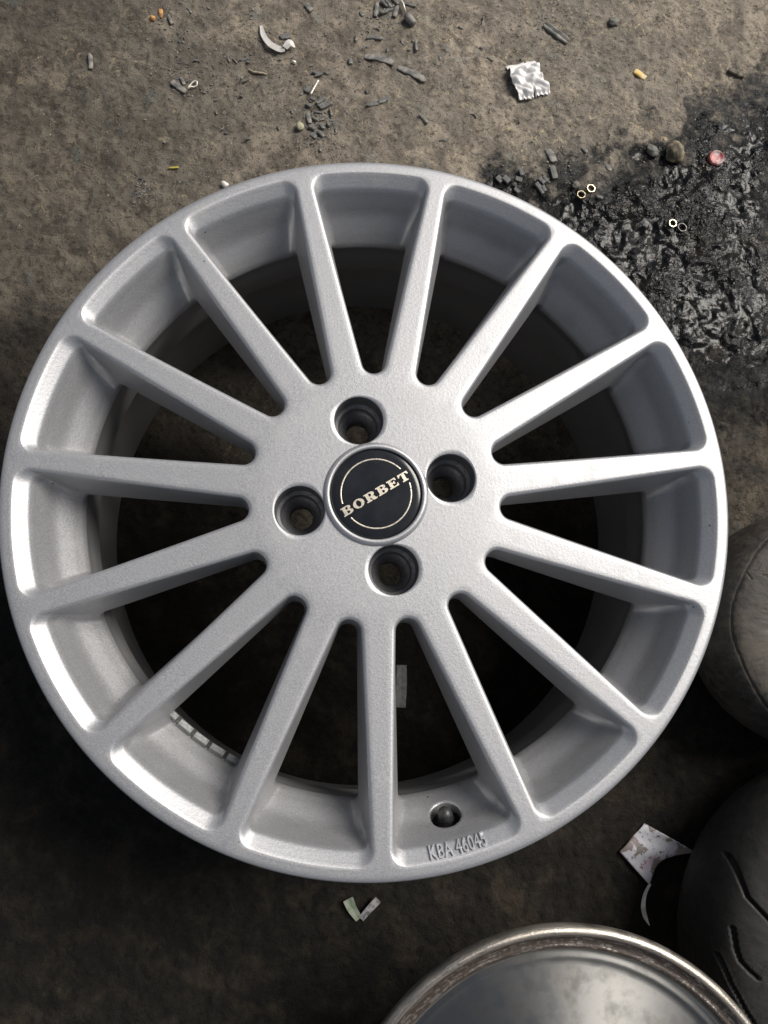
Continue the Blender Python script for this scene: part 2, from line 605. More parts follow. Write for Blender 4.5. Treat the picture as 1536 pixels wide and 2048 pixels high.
# lip and barrel, turned (360 segments so that the lip meets the sectors)
prof = [(R_LIP, zf(R_LIP) - WH), (0.2328, -0.0003), (0.2339, -0.0011), (0.2345, -0.0023), (0.2347, -0.0040), (0.2344, -0.0072), (0.2325, -0.0098),
        (0.2290, -0.0118), (0.2235, -0.0135), (0.2190, -0.0165), (0.2176, -0.0220), (0.2168, -0.0330), (0.2172, -0.0370), (0.2120, -0.0400), (0.2020, -0.0460),
        (0.1995, -0.0560), (0.1995, -0.0780), (0.2040, -0.0900), (0.2140, -0.1150), (0.2165, -0.1400), (0.2168, -0.1800), (0.2180, -0.1890), (0.2240, -0.1925),
        (0.2310, -0.1945), (0.2334, -0.1985), (0.2330, -0.2025), (0.2305, -0.2050), (0.2270, -0.2045), (0.2215, -0.1990), (0.2165, -0.1930), (0.2130, -0.1860),
        (0.2125, -0.1400), (0.2105, -0.1150), (0.2000, -0.0900), (0.1960, -0.0780), (0.1950, -0.0560), (0.1950, -0.0475)]
# the sector border spaces its outer points evenly inside +-12 degrees: 24 of them
nseg = 15 * (NC_ + NO_)
base = len(wv)
m = len(prof)
for i in range(nseg):
    a = R(PHASE + 12) + 2 * math.pi * i / nseg
    for r, z in prof:
        wv.append((r * math.cos(a), r * math.sin(a), WH + z))
for i in range(nseg):
    j = (i + 1) % nseg
    for k in range(m - 1):
        wf.append((base + i * m + k, base + j * m + k, base + j * m + k + 1, base + i * m + k + 1))
        wp.append(1)
# hub back: an outer and an inner ring, open where the bolt holes come through
for ra, rb_, za, zb in ((R_HUB, 0.0600, -0.036, -0.0365), (0.0400, 0.0300, -0.0385, -0.040)):
    base = len(wv)
    for i in range(240):
        a = R(PHASE + 12) + 2 * math.pi * i / 240
        wv.append((ra * math.cos(a), ra * math.sin(a), ZH + za))
        wv.append((rb_ * math.cos(a), rb_ * math.sin(a), ZH + zb))
    for i in range(240):
        j = (i + 1) % 240
        wf.append((base + 2 * i, base + 2 * j, base + 2 * j + 1, base + 2 * i + 1))
        wp.append(0)

# the valve: find where the photograph shows it on the pocket wall
VA = R(-77.2)
VS = 0.50                                        # how far down the pocket wall
W0, W1 = Vector((0.2173, 0, -0.0064)), Vector((0.1946, 0, -0.0428))
vc = W0.lerp(W1, VS)
vt = (W1 - W0).normalized()
vn = Vector((vt.z, 0, -vt.x))
if vn.x > 0: vn = -vn
vrot = Matrix.Rotation(VA, 3, 'Z')
V_P = vrot @ vc + Vector((0, 0, WH))
V_N = vrot @ vn
V_T = vrot @ vt

bm = bmesh.new()
bv = [bm.verts.new(v) for v in wv]
lay = bm.faces.layers.int.new('part')
for f, p in zip(wf, wp):
    try:
        fc = bm.faces.new([bv[i] for i in f])
        fc[lay] = p
        fc.smooth = True
    except ValueError:
        pass
bmesh.ops.remove_doubles(bm, verts=bm.verts, dist=2e-5)
from mathutils.bvhtree import BVHTree
bmesh.ops.recalc_face_normals(bm, faces=bm.faces)
bm.normal_update()
WALL = BVHTree.FromBMesh(bm)
hit0 = WALL.ray_cast(V_P + V_N * 0.012, -V_N)
V_P = hit0[0]
V_N = hit0[1] if hit0[1].dot(V_N) > 0 else -hit0[1]
V_T = (V_T - V_N * V_T.dot(V_N)).normalized()
# open the wall where the valve comes through
kill = [f for f in bm.faces if f[lay] == 1 and abs((f.calc_center_median() - V_P).dot(V_N)) < 0.006 and ((f.calc_center_median() - V_P) - V_N * (f.calc_center_median() - V_P).dot(V_N)).length < 0.0112]
bmesh.ops.delete(bm, geom=kill, context='FACES')
bmesh.ops.recalc_face_normals(bm, faces=bm.faces)
bm.normal_update()
bm.verts.index_update()
wheel = empty('alloy_wheel', (0, 0, 0))
tag(wheel, 'large silver fifteen-spoke alloy wheel lying face up on the ground', 'wheel')


def split_part(pid, name):
    vmap, vs, ns, fs = {}, [], [], []
    for f in bm.faces:
        if f[lay] != pid: continue
        idx = []
        for v in f.verts:
            if v.index not in vmap:
                vmap[v.index] = len(vs)
                vs.append(v.co.copy())
                ns.append(v.normal.copy())
            idx.append(vmap[v.index])
        fs.append(idx)
    me = pymesh(name, vs, fs, True)
    me.normals_split_custom_set_from_vertices([tuple(n) for n in ns])
    return link(name, me, M['silver'], wheel)


p_hub = split_part(0, 'hub')
p_rim = split_part(1, 'rim')
for s in range(15):
    split_part(2 + s, 'spoke')
bm.free()

# bolt holes
lug_prof = [(0.01602, -0.0006), (0.0160, -0.0012), (0.0158, -0.0150), (0.0152, -0.0162), (0.0136, -0.0166), (0.0132, -0.0175), (0.0131, -0.0225), (0.0122, -0.0235), (0.0084, -0.0300), (0.0080, -0.0310), (0.0080, -0.0420)]
lm = fixnormals(lathe('lug_hole', lug_prof, 64))
lm.flip_normals()
lm.materials.append(M['hole'])
for q in range(4):
    a = R(HOLE0 + 90 * q)
    o = link('lug_hole', lm, None, wheel)
    o.location = (0.05 * math.cos(a), 0.05 * math.sin(a), ZH)

# centre bezel and cap
bz = [(0.0342, -0.0004), (0.0338, 0.0004), (0.0332, 0.0014), (0.0325, 0.0022), (0.0316, 0.0026), (0.0306, 0.0026), (0.0299, 0.0022), (0.0296, 0.0014), (0.0295, -0.0006), (0.0294, -0.004)]
o = link('bezel_ring', lathe('bezel_ring', bz, 128), M['silver'], wheel)
o.location.z = ZH
cp = [(0.0293, -0.0050), (0.0292, 0.0000), (0.0289, 0.0007), (0.0282, 0.0010)] + [(0.0282 * (1 - i / 10), 0.0010 + 0.0008 * (1 - (1 - i / 10) ** 2)) for i in range(1, 10)] + [(0.0002, 0.0018)]
cap = link('centre_cap', lathe('centre_cap', cp, 128), M['cap'], wheel)
cap.location.z = ZH
cap['label'] = 'glossy black round cap with worn silver lettering'


def cap_z(r): return 0.0010 + 0.0008 * (1 - (min(r, 0.0282) / 0.0282) ** 2)


def strip_arc(name, r, wd, a0, a1, n=90, lift=0.00012, th=0.0001):
    vs, fs = [], []
    for i in range(n + 1):
        a = R(a0 + (a1 - a0) * i / n)
        jit = 1 + 0.25 * (random.random() - 0.5)
        for rr, dz in ((r - wd * jit / 2, 0.0), (r - wd * jit / 2 + 0.0001, lift), (r + wd / 2 - 0.0001, lift), (r + wd / 2, 0.0)):
            vs.append((rr * math.cos(a), rr * math.sin(a), cap_z(rr) + dz))
    for i in range(n):
        for k in range(3):
            fs.append((i * 4 + k, i * 4 + k + 1, i * 4 + 4 + k + 1, i * 4 + 4 + k))
    return fixnormals(pymesh(name, vs, fs))


for a0, a1 in ((46, 198), (225, 379)):
    link('ring_line', strip_arc('ring_line', 0.0226, 0.0009, a0, a1), M['cap_letter'], cap)


# slab-serif letters of the cap, drawn as outlines on a unit-high grid
def arc(cx, cy, rx, ry, a0, a1, n=14):
    return [(cx + rx * math.cos(R(a0 + (a1 - a0) * i / n)), cy + ry * math.sin(R(a0 + (a1 - a0) * i / n))) for i in range(n + 1)]


def letter(ch):
    if ch == 'B':
        out = [(0, 0), (0.62, 0)] + arc(0.62, 0.27, 0.36, 0.27, -90, 80)[1:] + [(0.66, 0.53)] + arc(0.60, 0.765, 0.31, 0.235, -60, 90) + [(0, 1), (0, 0.86), (0.12, 0.86), (0.12, 0.14), (0, 0.14)]
        holes = [[(0.42, 0.13), (0.42, 0.43), (0.54, 0.43)] + arc(0.54, 0.28, 0.13, 0.15, 80, -80, 8) + [(0.54, 0.13)],
                 [(0.42, 0.60), (0.42, 0.87), (0.52, 0.87)] + arc(0.52, 0.735, 0.11, 0.135, 80, -80, 8) + [(0.52, 0.60)]]
        return out, holes, 1.0
    if ch == 'O':
        return arc(0.52, 0.5, 0.52, 0.52, 0, 350, 36), [arc(0.52, 0.5, 0.22, 0.36, 0, 350, 28)], 1.06
    if ch == 'R':
        out = [(0, 0), (0.52, 0), (0.52, 0.14), (0.42, 0.14), (0.42, 0.40), (0.50, 0.40), (0.60, 0.06), (0.72, -0.02), (0.95, -0.02), (1.06, 0.06), (1.04, 0.14), (0.94, 0.14), (0.86, 0.38), (0.78, 0.47)] + \
              arc(0.62, 0.74, 0.33, 0.26, -40, 90) + [(0, 1), (0, 0.86), (0.12, 0.86), (0.12, 0.14), (0, 0.14)]
        return out, [[(0.42, 0.53), (0.42, 0.87), (0.52, 0.87)] + arc(0.53, 0.70, 0.12, 0.17, 80, -80, 8) + [(0.52, 0.53)]], 1.08
    if ch == 'E':
        out = [(0, 0), (0.90, 0), (0.94, 0.34), (0.84, 0.34), (0.74, 0.14), (0.42, 0.14), (0.42, 0.45), (0.54, 0.45), (0.60, 0.34), (0.68, 0.34), (0.68, 0.68), (0.60, 0.68), (0.54, 0.58), (0.42, 0.58), (0.42, 0.87),
               (0.70, 0.87), (0.78, 0.70), (0.88, 0.70), (0.86, 1), (0, 1), (0, 0.86), (0.12, 0.86), (0.12, 0.14), (0, 0.14)]
        return out, [], 0.98
    out = [(0.22, 0), (0.78, 0), (0.78, 0.14), (0.65, 0.14), (0.65, 0.87), (0.78, 0.87), (0.90, 0.66), (1.0, 0.66), (0.98, 1), (0.02, 1), (0, 0.66), (0.10, 0.66), (0.22, 0.87), (0.35, 0.87), (0.35, 0.14), (0.22, 0.14)]
    return out, [], 1.0


def curve_mesh(name, loops, ext):
    cu = bpy.data.curves.new(name, 'CURVE')
    cu.dimensions = '2D'
    cu.fill_mode = 'BOTH'
    cu.extrude = ext
    for lp in loops:
        sp = cu.splines.new('POLY')
        sp.points.add(len(lp) - 1)
        for p, (x, y) in zip(sp.points, lp):
            p.co = (x, y, 0, 1)
        sp.use_cyclic_u = True
    ob = bpy.data.objects.new(name, cu)
    COL.objects.link(ob)
    dg = bpy.context.evaluated_depsgraph_get()
    me = bpy.data.meshes.new_from_object(ob.evaluated_get(dg))
    bpy.data.objects.remove(ob, do_unlink=True)
    bpy.data.curves.remove(cu)
    return me


word = 'BORBET'
widths = [letter(c)[2] for c in word]
gap = 0.09
total = sum(widths) + gap * 5
LEN = 0.0500
sx = LEN / total
hy = 0.0058
px = -LEN / 2
TA = R(31.5)
for c, wd in zip(word, widths):
    out, holes, _ = letter(c)
    me = curve_mesh('letter', [[(x * sx * 0.97, (y - 0.5) * hy) for x, y in lp] for lp in [out] + holes], 0.00008)
    for v in me.vertices:
        x, y = v.co.x + px, v.co.y
        X, Y = x * math.cos(TA) - y * math.sin(TA), x * math.sin(TA) + y * math.cos(TA)
        v.co = (X - 0.0002, Y, cap_z(math.hypot(X, Y)) + 0.00012 + v.co.z)
    link('letter', me, M['cap_letter'], cap)
    px += (wd + gap) * sx

# cast lettering on the sloping lip: KBA 46045
cu = bpy.data.curves.new('cast_text', 'FONT')
cu.body = 'KBA 46045'
cu.size = 0.0118
cu.extrude = 0.0006
cu.bevel_depth = 0.00022
cu.bevel_resolution = 2
cu.align_x = 'CENTER'
cu.space_character = 1.02
ob = bpy.data.objects.new('cast_text', cu)
COL.objects.link(ob)
me = bpy.data.meshes.new_from_object(ob.evaluated_get(bpy.context.evaluated_depsgraph_get()))
bpy.data.objects.remove(ob, do_unlink=True)
xmax = max(abs(v.co.x) for v in me.vertices)
TXC, TXH = -77.0, 0.0176                          # middle direction and half length on the lip
for v in me.vertices:
    x, y, h = v.co.x * (TXH / xmax), v.co.y * 1.06, v.co.z * 1.7
    rr = 0.2252 - y * 0.86 + 0.0                   # up the letter is towards the hub
    rr = 0.2248 - (y + 0.0002) * 0.82
    zz = -0.0012 - (0.2245 - rr) * 0.62
    a = R(TXC) + x / 0.2205
    rr2 = rr - h * 0.45
    v.co = (rr2 * math.cos(a), rr2 * math.sin(a), WH + zz + h * 0.85)
link('cast_lettering', me, M['silver'], wheel)['label'] = 'raised cast letters KBA 46045 on the lip'

# valve: collar, recess, stem and cap
vb = Matrix((V_T, V_N.cross(V_T), V_N)).transposed()


vs, fs = [], []
NV = 64
prof_v = [(0.0146, 0.00003), (0.0136, 0.00006), (0.0118, 0.00012), (0.0104, 0.00012), (0.0099, -0.0005), (0.0097, -0.0014), (0.0095, -0.0060), (0.0090, -0.0110), (0.0002, -0.0110)]
for i in range(NV):
    a = 2 * math.pi * i / NV
    for k, (r, z) in enumerate(prof_v):
        x, y = r * math.cos(a) * 1.0, r * math.sin(a)
        off = 0.0
        if k < 6:                                              # follow the curved wall
            hh = WALL.ray_cast(vb @ Vector((x, y, 0.012)) + V_P, -V_N)
            if hh[0] is not None: off = 0.012 - hh[3]
        vs.append(vb @ Vector((x, y, z + off)) + V_P)
m = len(prof_v)
for i in range(NV):
    j = (i + 1) % NV
    for k in range(m - 1):
        fs.append((i * m + k, j * m + k, j * m + k + 1, i * m + k + 1))
o_v = link('valve_seat', fixnormals(pymesh('valve_seat', vs, fs)), M['silver'], wheel)
o_v.data.materials.append(M['dark_gap'])
for p in o_v.data.polygons:
    cdist = (Vector(p.center) - V_P).dot(V_N)
    if cdist < -0.0045: p.material_index = 1
vstem = [(0.0058, -0.0108), (0.0056, -0.0060), (0.0044, -0.0040), (0.0040, -0.0025), (0.0047, -0.0020)] + [(0.0047 + 0.00022 * (k % 2), -0.0018 + 0.0004 * k) for k in range(10)] + [(0.0046, 0.0025), (0.0044, 0.0050), (0.0037, 0.0066), (0.0024, 0.0076), (0.0010, 0.0080), (0.0001, 0.0081)]
sm = lathe('valve_cap', vstem, 40)
vaxis = (V_N * 0.80 + Vector((0, 0, 1)) * 0.42 + Vector((-0.08, 0, 0))).normalized()
qm = vaxis.to_track_quat('Z', 'Y').to_matrix()
for v in sm.vertices:
    v.co = qm @ (v.co * 1.0) + V_P - V_N * 0.0010 + V_T * 0.0005
link('valve_stem', sm, M['valve'], wheel)

# adhesive balance weights along the pocket edge
strip = empty('weight_strip', (0, 0, 0))
strip.parent = wheel
for i in range(5):
    bm2 = bmesh.new()
    L, Wd, T = 0.0118, 0.0058, 0.0040
    bmesh.ops.create_cube(bm2, size=1.0)
    for v in bm2.verts:
        v.co = Vector((v.co.x * L * (0.92 if v.co.z > 0 else 1), v.co.y * Wd * (0.8 if v.co.z > 0 else 1), v.co.z * T))
    bmesh.ops.bevel(bm2, geom=list(bm2.edges), offset=0.0005, segments=1, affect='EDGES')
    me = bpy.data.meshes.new('weight')
    bm2.to_mesh(me)
    bm2.free()
    a = R(-133.2 + 3.85 * i)
    e_r, e_z = 0.1922, -0.0428
    o = link('weight', me, M['weight'], strip)
    o.location = (e_r * math.cos(a), e_r * math.sin(a), WH + e_z)
    o.rotation_euler = (Matrix.Rotation(a + math.pi / 2, 3, 'Z') @ Matrix.Rotation(R(-35 + random.uniform(-3, 3)), 3, 'X')).to_euler()

# ------------------------------------------------------------------ second rim, bottom right
def polished():
    k = NT('brushed_aluminium')
    n = k.noise(55, 5, 0.6)
    sc = k.noise(420, 4, 0.7)
    tg = k.t.nodes.new('ShaderNodeTangent')
    tg.direction_type = 'RADIAL'
    tg.axis = 'Z'
    k.lk(tg.outputs[0], k.b.inputs['Tangent'])
    c = k.mix(k.ramp(n, 0.45, 0.75), (0.25, 0.245, 0.235), (0.17, 0.165, 0.155))
    k.set(Base_Color=c, Metallic=1.0, Roughness=k.ramp(n, 0.35, 0.7, 0.42, 0.62), Anisotropic=0.8, Anisotropic_Rotation=0.25, Normal=k.bump(sc, 0.00003, 0.5))
    return k.m


def scuffed():
    k = NT('scuffed_lip')
    sep = k.t.nodes.new('ShaderNodeSeparateXYZ')
    k.lk(k.co, sep.inputs[0])
    ang = k.math('ARCTAN2', sep.outputs[1], sep.outputs[0])
    rad = k.math('SQRT', k.math('ADD', k.math('MULTIPLY', sep.outputs[0], sep.outputs[0]), k.math('MULTIPLY', sep.outputs[1], sep.outputs[1])))
    cb = k.t.nodes.new('ShaderNodeCombineXYZ')
    k.lk(k.math('MULTIPLY', ang, 9.0), cb.inputs[0])
    k.lk(k.math('MULTIPLY', rad, 620.0), cb.inputs[1])
    st = k.noise(1.0, 7, 0.72, 0.5, cb.outputs[0])
    sp = k.noise(330, 5, 0.7)
    zone = k.math('MULTIPLY', k.ramp(rad, 0.1405, 0.1440), k.ramp(rad, 0.1565, 0.1525))
    d = k.math('MULTIPLY', k.ramp(k.math('ADD', k.math('MULTIPLY', st, 0.65), k.math('MULTIPLY', sp, 0.35)), 0.37, 0.50), zone)
    c = k.mix(d, (0.44, 0.405, 0.355), (0.045, 0.032, 0.025))
    k.set(Base_Color=c, Metallic=k.ramp(d, 0.2, 0.9, 0.95, 0.1), Roughness=k.ramp(st, 0.3, 0.7, 0.25, 0.55),
          Normal=k.bump(k.math('ADD', st, sp), 0.0006, 0.5))
    return k.m


M['polished'], M['scuffed'] = polished(), scuffed()
rim2 = empty('bare_rim', (0.1320, -0.4430, 0.0))
tag(rim2, 'bare polished aluminium rim with scuffed worn lip, cut off by the bottom edge', 'wheel rim')
lip_prof = [(0.086, 0.000), (0.092, 0.002), (0.094, 0.010), (0.098, 0.030), (0.106, 0.050), (0.118, 0.075), (0.130, 0.096), (0.141, 0.112), (0.1500, 0.1220), (0.1555, 0.1262),
            (0.1580, 0.1295), (0.1592, 0.1335), (0.1588, 0.1372), (0.1570, 0.1396), (0.1548, 0.1402), (0.1528, 0.1394), (0.1514, 0.1376), (0.1498, 0.1362), (0.1480, 0.1356), (0.1462, 0.1360),
            (0.1450, 0.1363), (0.1440, 0.1356), (0.1430, 0.1332), (0.1420, 0.1312), (0.1404, 0.1302)]
link('lip', lathe('lip', lip_prof, 256), M['scuffed'], rim2)
dish = [(0.1404, 0.1302), (0.1386, 0.1300), (0.1370, 0.1305), (0.1358, 0.1301), (0.1348, 0.1287), (0.1336, 0.1268), (0.1318, 0.1258), (0.1295, 0.1258), (0.1250, 0.1261), (0.1180, 0.1268), (0.1000, 0.1288), (0.0800, 0.1308), (0.0600, 0.1325), (0.0400, 0.1337), (0.0200, 0.1344), (0.0002, 0.1346)]
link('dish', lathe('dish', dish, 256), M['polished'], rim2)


# ------------------------------------------------------------------ tyres on the right
def rubber(name, dust=0.5, base=(0.022, 0.022, 0.022), dustc=(0.105, 0.088, 0.066), spec=0.4):
    k = NT(name)
    n1, n2, n3 = k.noise(14, 4, 0.6), k.noise(130, 8, 0.78, 0.5), k.noise(600, 4, 0.7)
    d = k.math('MULTIPLY', k.ramp(k.math('ADD', k.math('MULTIPLY', n1, 0.4), k.math('MULTIPLY', n2, 0.6)), 0.40, 0.60), dust)
    c = k.mix(d, base, dustc)
    cr = k.ramp(k.voro(130, 'DISTANCE_TO_EDGE'), 0.0, 0.03, 1.0, 0.0)
    cr = k.math('MULTIPLY', cr, k.ramp(k.noise(30, 3), 0.60, 0.68))
    c = k.mix(k.math('MULTIPLY', cr, 0.6), c, (0.008, 0.008, 0.008))
    c = k.mix(k.math('MULTIPLY', k.ramp(n3, 0.68, 0.78), 0.4 * dust), c, (0.28, 0.24, 0.18))
    h = k.math('SUBTRACT', k.math('ADD', n2, k.math('MULTIPLY', n3, 0.4)), k.math('MULTIPLY', cr, 0.6))
    k.set(Base_Color=c, Roughness=k.ramp(n2, 0.3, 0.7, 0.48, 0.8), Normal=k.bump(h, 0.0006, 0.6))
    k.b.inputs['Specular IOR Level'].default_value = spec
    return k.m


def smooth_prof(pts, n):
    """Catmull-Rom through the points"""
    out = []
    P = [Vector(p) for p in pts]
    P = [P[0] * 2 - P[1]] + P + [P[-1] * 2 - P[-2]]
    for i in range(1, len(P) - 2):
        a, b, c, d = P[i - 1], P[i], P[i + 1], P[i + 2]
        for k in range(n):
            t = k / n
            q = 0.5 * ((2 * b) + (c - a) * t + (2 * a - 5 * b + 4 * c - d) * t * t + (3 * b - a - 3 * c + d) * t ** 3)
            out.append((q.x, q.y))
    out.append(tuple(pts[-1]))
    return out


def tyre_mesh(name, prof, n, grooves, raised=0.22):
    """prof from the top bead over the tread to the bottom bead; grooves: polylines [(r, angle)], half width, depth, on the upper side"""
    th = np.arange(n) * 2 * math.pi / n
    pr = np.array(prof)
    Rr, Zz = pr[:, 0][None, :].repeat(n, 0), pr[:, 1][None, :].repeat(n, 0)
    T = th[:, None].repeat(len(pr), 1)
    X, Y = Rr * np.cos(T), Rr * np.sin(T)
    tang = np.gradient(pr, axis=0)
    nr = np.stack([-tang[:, 1], tang[:, 0]], 1)
    nr /= np.linalg.norm(nr, axis=1)[:, None] + 1e-9
    imax = int(np.argmax(pr[:, 0]))
    mid = (pr[:, 0].min() + pr[:, 0].max()) / 2
    sgn = 1.0 if nr[imax, 0] > 0 else -1.0
    nr *= sgn
    upper = pr[:, 1] > pr[imax, 1]
    disp = np.zeros_like(X)
    for poly, hw, dp in grooves:
        d = np.full(X.shape, 1e9)
        for (r0, a0), (r1, a1) in zip(poly[:-1], poly[1:]):
            ax, ay, bx, by = r0 * math.cos(a0), r0 * math.sin(a0), r1 * math.cos(a1), r1 * math.sin(a1)
            ex, ey = bx - ax, by - ay
            t = np.clip(((X - ax) * ex + (Y - ay) * ey) / (ex * ex + ey * ey + 1e-12), 0, 1)
            d = np.minimum(d, np.hypot(X - ax - t * ex, Y - ay - t * ey))
        disp = np.minimum(disp, -dp * (1 - smooth(d, hw * 0.45, hw)))
        disp = np.where(disp > -1e-6, np.maximum(disp, raised * dp * np.exp(-((d - hw * 1.3) / (hw * 0.5)) ** 2)), disp)
    disp = disp * upper[None, :]
    disp = disp + (fbm(T * 14 + 3, np.arange(len(pr))[None, :].repeat(n, 0) * 0.11, 1.0, 4) - 0.5) * 0.0007
    Rr = Rr + disp * nr[:, 0][None, :]
    Zz = np.maximum(Zz + disp * nr[:, 1][None, :], 0.0002)
    vs = np.stack([Rr * np.cos(T), Rr * np.sin(T), Zz], -1).reshape(-1, 3)
    m = len(pr)
    i = np.arange(n)
    j = (i + 1) % n
    k = np.arange(m)
    l = (k + 1) % m
    f = np.stack([(i[:, None] * m + k[None]), (j[:, None] * m + k[None]), (j[:, None] * m + l[None]), (i[:, None] * m + l[None])], -1).reshape(-1, 4)
    me = bpy.data.meshes.new(name)
    me.from_pydata(vs.tolist(), [], f.tolist())
    me.shade_smooth()
    return me


def tyre_parts(root, me, m, cuts, mat):
    """cut a turned tyre into its parts by profile position, keeping the smooth normals across the cuts"""
    bmt = bmesh.new()
    bmt.from_mesh(me)
    bmt.verts.index_update()
    bmesh.ops.recalc_face_normals(bmt, faces=bmt.faces)
    bmt.normal_update()
    for name, k0, k1 in cuts:
        vmap, vv, nn, ff = {}, [], [], []
        for f in bmt.faces:
            ks = [v.index % m for v in f.verts]
            kk = min(ks) if max(ks) - min(ks) < m // 2 else m - 1
            if not (k0 <= kk < k1): continue
            idx = []
            for v in f.verts:
                if v.index not in vmap:
                    vmap[v.index] = len(vv)
                    vv.append(v.co.copy())
                    nn.append(v.normal.copy())
                idx.append(vmap[v.index])
            ff.append(idx)
        part = pymesh(name, vv, ff)
        part.normals_split_custom_set_from_vertices([tuple(n) for n in nn])
        link(name, part, mat, root)
    bmt.free()


# small dusty tyre, half hidden by the wheel
TAc = Vector((0.3860, -0.0840, 0))
profA = smooth_prof([(0.046, 0.074), (0.050, 0.086), (0.062, 0.0925), (0.078, 0.0925), (0.0905, 0.0880), (0.0985, 0.0750), (0.1020, 0.0500), (0.0985, 0.0270), (0.0900, 0.0100), (0.0770, 0.0010), (0.0620, 0.0010), (0.050, 0.010), (0.046, 0.024), (0.043, 0.05)], 12)
gA = [[(0.0905 + 0.0010 * math.sin(i * 0.35) + random.uniform(-0.0002, 0.0002), R(3 * i)) for i in range(121)]]
grA = [(gA[0], 0.0007, 0.0011)]
for k in range(26):
    a = random.uniform(0, 6.28)
    r = random.uniform(0.056, 0.086)
    grA.append(([(r, a), (r + random.uniform(-0.008, 0.008), a + random.uniform(-0.09, 0.09))], 0.0006, 0.0010))
tyA = empty('small_tyre', TAc)
tag(tyA, 'small dusty cracked tyre lying flat at the right, against the silver wheel', 'tyre')
tyre_parts(tyA, tyre_mesh('tyre', profA, 960, grA, 0.0), len(profA), (('sidewall', 0, 48), ('tread', 48, 96), ('sidewall', 96, 132), ('bead', 132, 999)), rubber('dusty_rubber', 0.95, (0.022, 0.021, 0.020), (0.080, 0.068, 0.053)))
# bigger black tyre, lower right, with cut grooves
TBc = Vector((0.4090, -0.3400, 0))
profB = smooth_prof([(0.070, 0.086), (0.074, 0.098), (0.088, 0.1030), (0.106, 0.1040), (0.126, 0.1015), (0.1415, 0.0920), (0.1500, 0.0740), (0.1525, 0.0520), (0.1490, 0.0300), (0.1400, 0.0120), (0.124, 0.0010), (0.106, 0.0010), (0.088, 0.002), (0.074, 0.012), (0.070, 0.024), (0.067, 0.055)], 14)


def polB(pts, z=0.1):
    out = []
    for u, v in pts:
        p = at(u, v, z) - TBc
        out.append((math.hypot(p.x, p.y), math.atan2(p.y, p.x)))
    return out


s1 = polB([(1489, 1728), (1493, 1768), (1499, 1797), (1520, 1822), (1545, 1850)])
s2 = polB([(1473, 1862), (1477, 1905), (1483, 1925), (1499, 1943), (1514, 1956)])
s3 = polB([(1432, 1906), (1448, 1955), (1472, 2005), (1497, 2046)], 0.085)
grB = []
step = s2[1][1] - s1[1][1]
for k in range(-6, 16):
    base_s = s1 if k % 2 == 0 else s2
    if k in (0, 1):
        grB.append((s1 if k == 0 else s2, 0.0016, 0.0045))
    else:
        off = step * (k if k % 2 == 0 else k - 1)
        grB.append(([(r, a + off) for r, a in base_s], 0.0016, 0.0045))
grB.append((s3, 0.0013, 0.0028))
tyB = empty('black_tyre', TBc)
tag(tyB, 'larger black tyre with bent tread grooves lying in the lower right corner', 'tyre')
tyre_parts(tyB, tyre_mesh('tyre', profB, 1000, grB), len(profB), (('sidewall', 0, 56), ('tread', 56, 140), ('sidewall', 140, 182), ('bead', 182, 999)), rubber('black_rubber', 0.30, (0.012, 0.012, 0.012), (0.045, 0.040, 0.033)))

# ------------------------------------------------------------------ litter
M['foil'] = metal('wrapper_film', (0.72, 0.70, 0.68), 0.32, 0.1, 120, 0.3, (0.5, 0.47, 0.43))
M['rub'] = plain('rubber_shaving', (0.10, 0.10, 0.097), 0.65, (0.25, 0.235, 0.205), 130)
M['rubdark'] = plain('dark_rubber_block', (0.085, 0.086, 0.086), 0.65, (0.14, 0.135, 0.12), 140)
M['zinc'] = metal('brassy_zinc', (0.74, 0.64, 0.44), 0.30, 0.95, 400, 0.35)
M['zincdark'] = metal('oily_steel', (0.10, 0.095, 0.09), 0.4, 0.8, 400, 0.4)
M['wood'] = plain('pale_wood', (0.42, 0.36, 0.26), 0.7, (0.25, 0.20, 0.14), 300)
M['wire'] = metal('pale_wire', (0.72, 0.68, 0.58), 0.4, 0.4, 300, 0.3)
M['screw'] = metal('bright_screw', (0.85, 0.80, 0.68), 0.3, 0.8, 300, 0.2)
M['yellow'] = plain('yellow_plastic', (0.72, 0.47, 0.10), 0.5, (0.62, 0.50, 0.30), 240)
M['yellow2'] = plain('yellow_straw', (0.66, 0.52, 0.08), 0.5)
M['orange'] = plain('dry_leaf', (0.50, 0.26, 0.08), 0.7, (0.30, 0.15, 0.05))
M['film'] = plain('thin_plastic', (0.56, 0.55, 0.52), 0.4, (0.42, 0.40, 0.36), 60)
M['dark_stub'] = plain('dark_bark', (0.05, 0.042, 0.028), 0.6, (0.10, 0.085, 0.05), 200)


